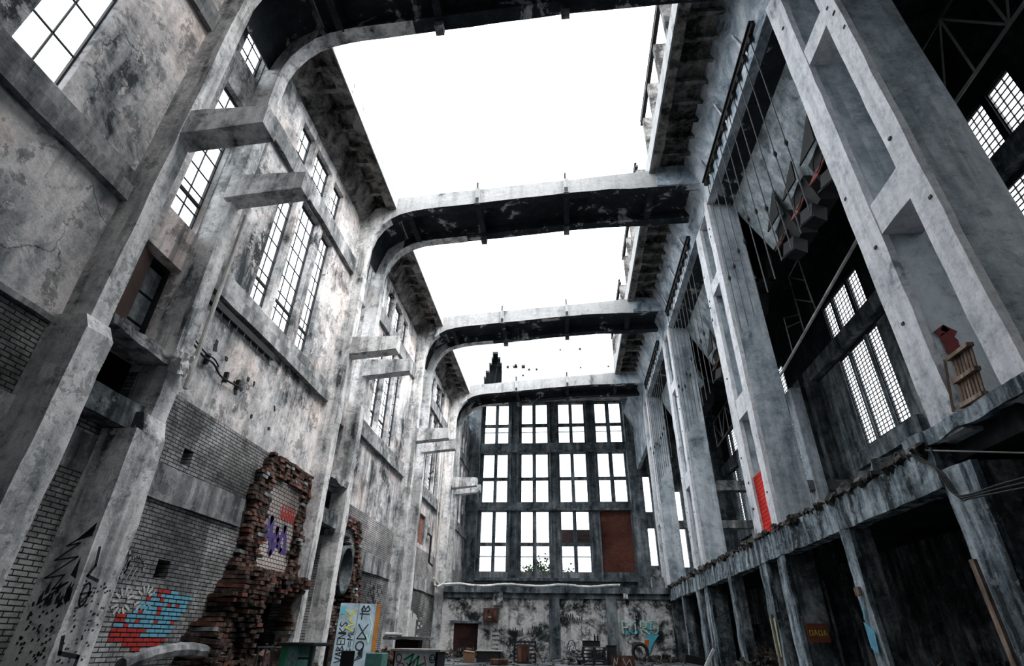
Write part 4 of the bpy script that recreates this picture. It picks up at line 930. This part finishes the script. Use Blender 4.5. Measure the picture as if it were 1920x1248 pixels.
# ledge slab on a brick base
t = thing('stone_bench', 'thin stone slab on a brown base behind the painted desk', 'bench', (-3.8, 14.2, 0))
mb = MB(); mb.box(-4.32, -3.25, 14.0, 14.6, .8, .86); mb.build('slab', 'lintel', t, rough=(.15, .015, 3)); mb = MB(); mb.box(-4.05, -3.5, 14.1, 14.5, 0, .8); mb.build('base', 'brickx', t)
mb = MB(); mb.tube([(-4.3, 14.05, .9), (-4.05, 14.1, .9), (-3.9, 14.1, .885)], .04, 8); tag(mb.build('rolled_cloth', 'lagging'), 'white rolled cloth lying on the stone slab', 'cloth')
mb = MB(); mb.box(-4.15, -3.8, 12.4, 12.8, 0, .55); t = tag(mb.build('painted_block', 'gteal', bevel=.01), 'small teal speckled block left of the painted desk', 'block')
t = thing('broken_chair', 'dark broken chair before the tagged door panel', 'chair', (-3.7, 10.2, 0))
mb = MB(); mb.obox((-3.72, 10.2, .42), .22, .05, .4, (.1, 0, .2)); mb.build('backrest', 'black', t); mb = MB(); mb.obox((-3.72, 10.4, .25), .3, .35, .05); mb.build('seat', 'black', t)
for dx, dy in ((-.12, -.12), (.12, -.12), (-.12, .16), (.12, .16)): mb = MB(); mb.tube([(-3.72+dx, 10.35+dy, 0), (-3.72+dx, 10.35+dy, .25)], .015, 6); mb.build('leg', 'rust', t)
t = thing('armchair', 'mossy green sofa edge at the bottom left of centre', 'sofa', (-3.2, 9.6, 0)); mb = MB(); mb.box(-3.3, -2.72, 9.2, 9.6, .12, .42); mb.build('seat', 'green', t, bevel=.04); mb = MB(); mb.box(-3.25, -2.77, 9.25, 9.55, 0, .12); mb.build('base', 'black', t)
# group in the far part of the hall
t = desk('office_desk', 'black desk with pale top edge in front of the low end wall', -4.05, -3.02, 27, 27.7, .45, 'black', 'desktop')
mb = MB(); mb.box(-4.5, -4.07, 26.2, 26.6, 0, .38); mb.obox((-4.28, 26.4, .4), .46, .44, .02, (.06, .1, 0)); tag(mb.build('cardboard_box', 'cardboard'), 'light brown cardboard box left of the black desk', 'box')
mb = MB(); mb.box(-3.1, -2.4, 24.2, 24.7, 0, .2); t = tag(mb.build('rusty_drum', 'rust', bevel=.03), 'rust orange metal trough between the black desk and the brown cabinet', 'trough')
t = thing('filing_cabinet', 'brown upright cabinet standing before a dark pallet', 'cabinet', (-2, 26.6, 0))
mb = MB(); mb.box(-2.24, -1.72, 26.4, 26.8, 0, .72); mb.build('body', 'brownmetal', t, bevel=.01); mb = MB(); mb.box(-2.2, -1.76, 26.38, 26.4, .05, .67); mb.build('door', 'rust', t)
def pallet_up(lbl, x0, x1, y, z0, h):
    t = thing('wooden_pallet', lbl, 'pallet', ((x0+x1)/2, y, z0))
    for i in range(6): z = z0+.04+(h-.1)*i/5; mb = MB(); mb.box(x0, x1, y, y+.02, z-.035, z+.035); mb.build('slat', 'black', t)
    for x in (x0+.04, (x0+x1)/2, x1-.04): mb = MB(); mb.box(x-.04, x+.04, y+.02, y+.1, z0, z0+h); mb.build('bearer', 'black', t)
pallet_up('dark pallet standing upright behind the brown cabinet', -2.45, -1.45, 27.3, 0, .85)
mb = MB(); mb.obox((-1.35, 26.9, .3), .05, .08, .7, (0, -.75, 0)); tag(mb.build('wood_plank', 'timber'), 'pale board leaning right of the brown cabinet', 'plank')
base = None
for i in range(5):
    t = thing('wooden_pallet', ['lowest', 'second lowest', 'middle', 'second highest', 'topmost'][i]+' dark timber pallet in the stack at the centre', 'pallet', (1.03, 27, .132*i))
    z = .132*i; dx = .03*math.sin(i*2)
    for j in range(5): y = 26.6+j*.19; mb = MB(); mb.box(.52+dx, 1.55+dx, y, y+.1, z+.105, z+.128); mb.build('deck_board', 'black', t)
    for x in (.53, 1.0, 1.44): mb = MB(); mb.box(x+dx, x+.1+dx, 26.6, 27.45, z+.02, z+.105); mb.build('bearer', 'black', t)
    for j in range(3): y = 26.6+j*.38; mb = MB(); mb.box(.52+dx, 1.55+dx, y, y+.1, z, z+.02); mb.build('base_board', 'black', t)
t = thing('black_crate', 'black crate on top of the pallet stack', 'crate', (.95, 27, .665)); mb = MB(); mb.box(.58, 1.33, 26.75, 27.2, .665, .87); mb.build('body', 'black', t); mb = MB(); mb.box(.56, 1.35, 26.73, 27.22, .87, .89); mb.build('lid', 'steel', t)
t = thing('black_cabinet', 'black cupboard at the right of the pallet stack', 'cabinet', (1.8, 27.1, 0)); mb = MB(); mb.box(1.62, 2.0, 26.8, 27.3, 0, .7); mb.build('body', 'black', t); mb = MB(); mb.box(1.6, 2.02, 26.78, 27.32, .7, .73); mb.build('top', 'steel', t)
for i, x in enumerate((1.12, 1.24)):
    t = thing('bottle', ['left', 'right'][i]+' one of two dark bottles on the black crate', 'bottle', (x, 26.95, .89)); mb = MB(); mb.tube([(x, 26.95, .89), (x, 26.95, 1.06), (x, 26.95, 1.1)], [.04, .04, .018], 8); mb.build('body', 'black', t); mb = MB(); mb.tube([(x, 26.95, 1.1), (x, 26.95, 1.17)], .018, 8); mb.build('neck', 'steel', t)
random.seed(9); mb = MB()
for i in range(46): f = random.random(); mb.obox((-.15+random.random()*.6, 26.5+random.random()*.6, f*.55), .16, .16, .07, (random.uniform(-.3, .3), random.uniform(-.3, .3), random.random()*3))
tag(mb.build('rubble_pile', 'lintel'), 'pile of grey broken tiles left of the pallet stack', 'rubble', kind='stuff')
mb = MB(); mb.tube([(-.1, 26.7, .55), (0, 26.7, .85), (.12, 26.7, .9), (.22, 26.7, .8), (.3, 26.7, .5)], .02, 6); mb.tube([(.0, 26.8, .55), (.12, 26.8, .82), (.2, 26.8, .55)], .02, 6)
tag(mb.build('bent_wire', 'steel'), 'bent black steel loops on the pile of grey tiles', 'wire')
t = thing('rusty_sheet', 'rusty brown metal sheet with white scrawl right of the pallet stack', 'metal sheet', (2.2, 24.5, 0)); mb = MB(); mb.box(1.62, 2.5, 24.4, 24.5, 0, .4); mb.build('sheet', 'rust', t)
fnQ = lambda u, v, d: (u, 24.4-d, v); mb = MB(); mb.stroke(fnQ, [(1.68, .05), (1.72, .3), (1.8, .1), (1.85, .32)], .03); mb.stroke(fnQ, [(2.05, .3), (2.15, .08), (2.3, .28), (2.38, .05)], .03); lab(mb.build('lettering', 'gwhite', t), 'white scrawl')
t = thing('car_tyre', 'old tyre propped up at the foot of the blue tag wall', 'tyre', (3.8, 33.9, 0)); mb = MB(); mb.tube([(3.8+.38*math.cos(a*math.pi/10), 33.9, .42+.38*math.sin(a*math.pi/10)) for a in range(21)], .09, 8); mb.build('tread', 'black', t)
# rubble and brush at right foot
def mound(name, lbl, cx, cy, rx, ry, h, mat, seed, n=160, s=(.06, .22)):
    random.seed(seed); mb = MB()
    for i in range(n):
        a = random.random()*6.28; r = random.random()**.7; z = h*(1-r)**.8*random.random(); q = random.uniform(*s)
        mb.obox((cx+rx*r*math.cos(a), cy+ry*r*math.sin(a), z+q*.2), q, q*random.uniform(.4, 1), q*random.uniform(.3, .8), (random.random()*2, random.random()*2, random.random()*3))
    return tag(mb.build(name, mat), lbl, 'rubble', kind='stuff')
mound('rubble_pile', 'brown rubble and brushwood under the gallery in the third bay', 6.6, 21.6, 1.3, 2.0, .85, 'rubble', 1, 260)
mound('rubble_pile', 'dark rubble heap at the foot of the broad nearest post', 7.6, 12, 1.6, 3.0, .7, 'rubble', 2, 220)
mound('rubble_pile', 'grey debris strewn along the foot of the low end wall', -5.6, 33.6, 1.6, .9, .5, 'rubble', 3, 160)
mound('rubble_pile', 'debris scattered right of the tyre by the low end wall', 4.8, 33.2, 1.2, 1.0, .35, 'rubble', 4, 120)
mound('rubble_pile', 'fallen bricks heaped at the foot of the crumbling buttress', -6.9, 14, .9, 2.0, .7, 'ruin', 5, 220, (.1, .26))
mound('rubble_pile', 'broken bricks below the ruined arch', -6.6, 21.8, .9, 1.8, .5, 'ruin', 6, 160, (.1, .24))
mb = MB(); random.seed(10)
for i in range(90): x, y = 6.3+random.random()*1.2, 20.5+random.random()*2; mb.tube([(x, y, .3+random.random()*.4), (x+random.uniform(-.5, .5), y+random.uniform(-.5, .5), .35+random.random()*.6)], .008, 4)
tag(mb.build('dry_brushwood', 'bark'), 'dry brown brushwood piled on the rubble below the gallery', 'brushwood', kind='stuff')
mb = MB(); random.seed(21)
for i in range(420): x, y = random.uniform(-7, 5.6), random.uniform(14, 34.5); q = random.uniform(.03, .12); mb.obox((x, y, q*.25), q, q*.8, q*.5, (0, 0, random.random()*3))
tag(mb.build('floor_debris', 'rubble'), 'small rubble strewn across the hall floor', 'rubble', kind='stuff')
mb = MB(); mb.obox((5.3, 27.5, .25), .9, .35, .3, (.1, .15, .3)); tag(mb.build('broken_slab', 'black'), 'dark tilted slab on the floor by the right posts', 'slab')
mb = MB(); mb.obox((5.35, 24.6, .35), .1, .1, .8, (0, .6, 0)); tag(mb.build('white_plank', 'lagging'), 'short white board tilted beside the dark slab', 'plank')
#====================================================================== OUTSIDE
def tree(lbl, x, y, h, seed, leaves=True):
    random.seed(seed); t = thing('tree', lbl, 'tree', (x, y, 0)); br = MB(); lf = MB()
    def grow(p, d, L, r, n):
        q = p+d*L; br.tube([p, q], [r, r*.65], 5)
        if n == 0:
            if leaves:
                for _ in range(14):
                    c = q+Vector((random.gauss(0, .35), random.gauss(0, .35), random.gauss(0, .3))); s = .12
                    lf.obox(c, s, s*1.5, .01, (random.random()*3, random.random()*3, random.random()*3))
            return
        for _ in range(3):
            e = (d+Vector((random.gauss(0, .5), random.gauss(0, .5), random.gauss(.1, .3)))).normalized(); grow(q, e, L*.72, r*.6, n-1)
    grow(Vector((x, y, -.4)), Vector((0, 0, 1)), h*.34, h*.02, 4)
    br.build('trunk', 'bark', t)
    if lf.v: lf.build('crown', 'leaf', t)
tree('bushy tree outside the lowest end wall windows', -2.9, 51, 7.8, 1)
tree('bare thin tree outside the bottom left end window', -8.4, 50, 8.6, 2, False)
tree('bare spindly tree outside the third end window column', 5, 60, 8, 3, False)
tree('leafy tree outside the tall left windows of the bay past the nearest frame', -13.5, 15, 10.6, 4)
t = thing('outside_building', 'pale building seen through the left windows of the bay past the nearest frame', 'building', (-30, 36, 0))
mb = MB(); mb.box(-34, -24, 24, 60, -.5, 18.5); mb.build('wall', 'beam', t)
mb = MB(); mb.box(-34.3, -23.7, 23.7, 60.3, 18.5, 18.9); mb.build('roof', 'lintel', t)
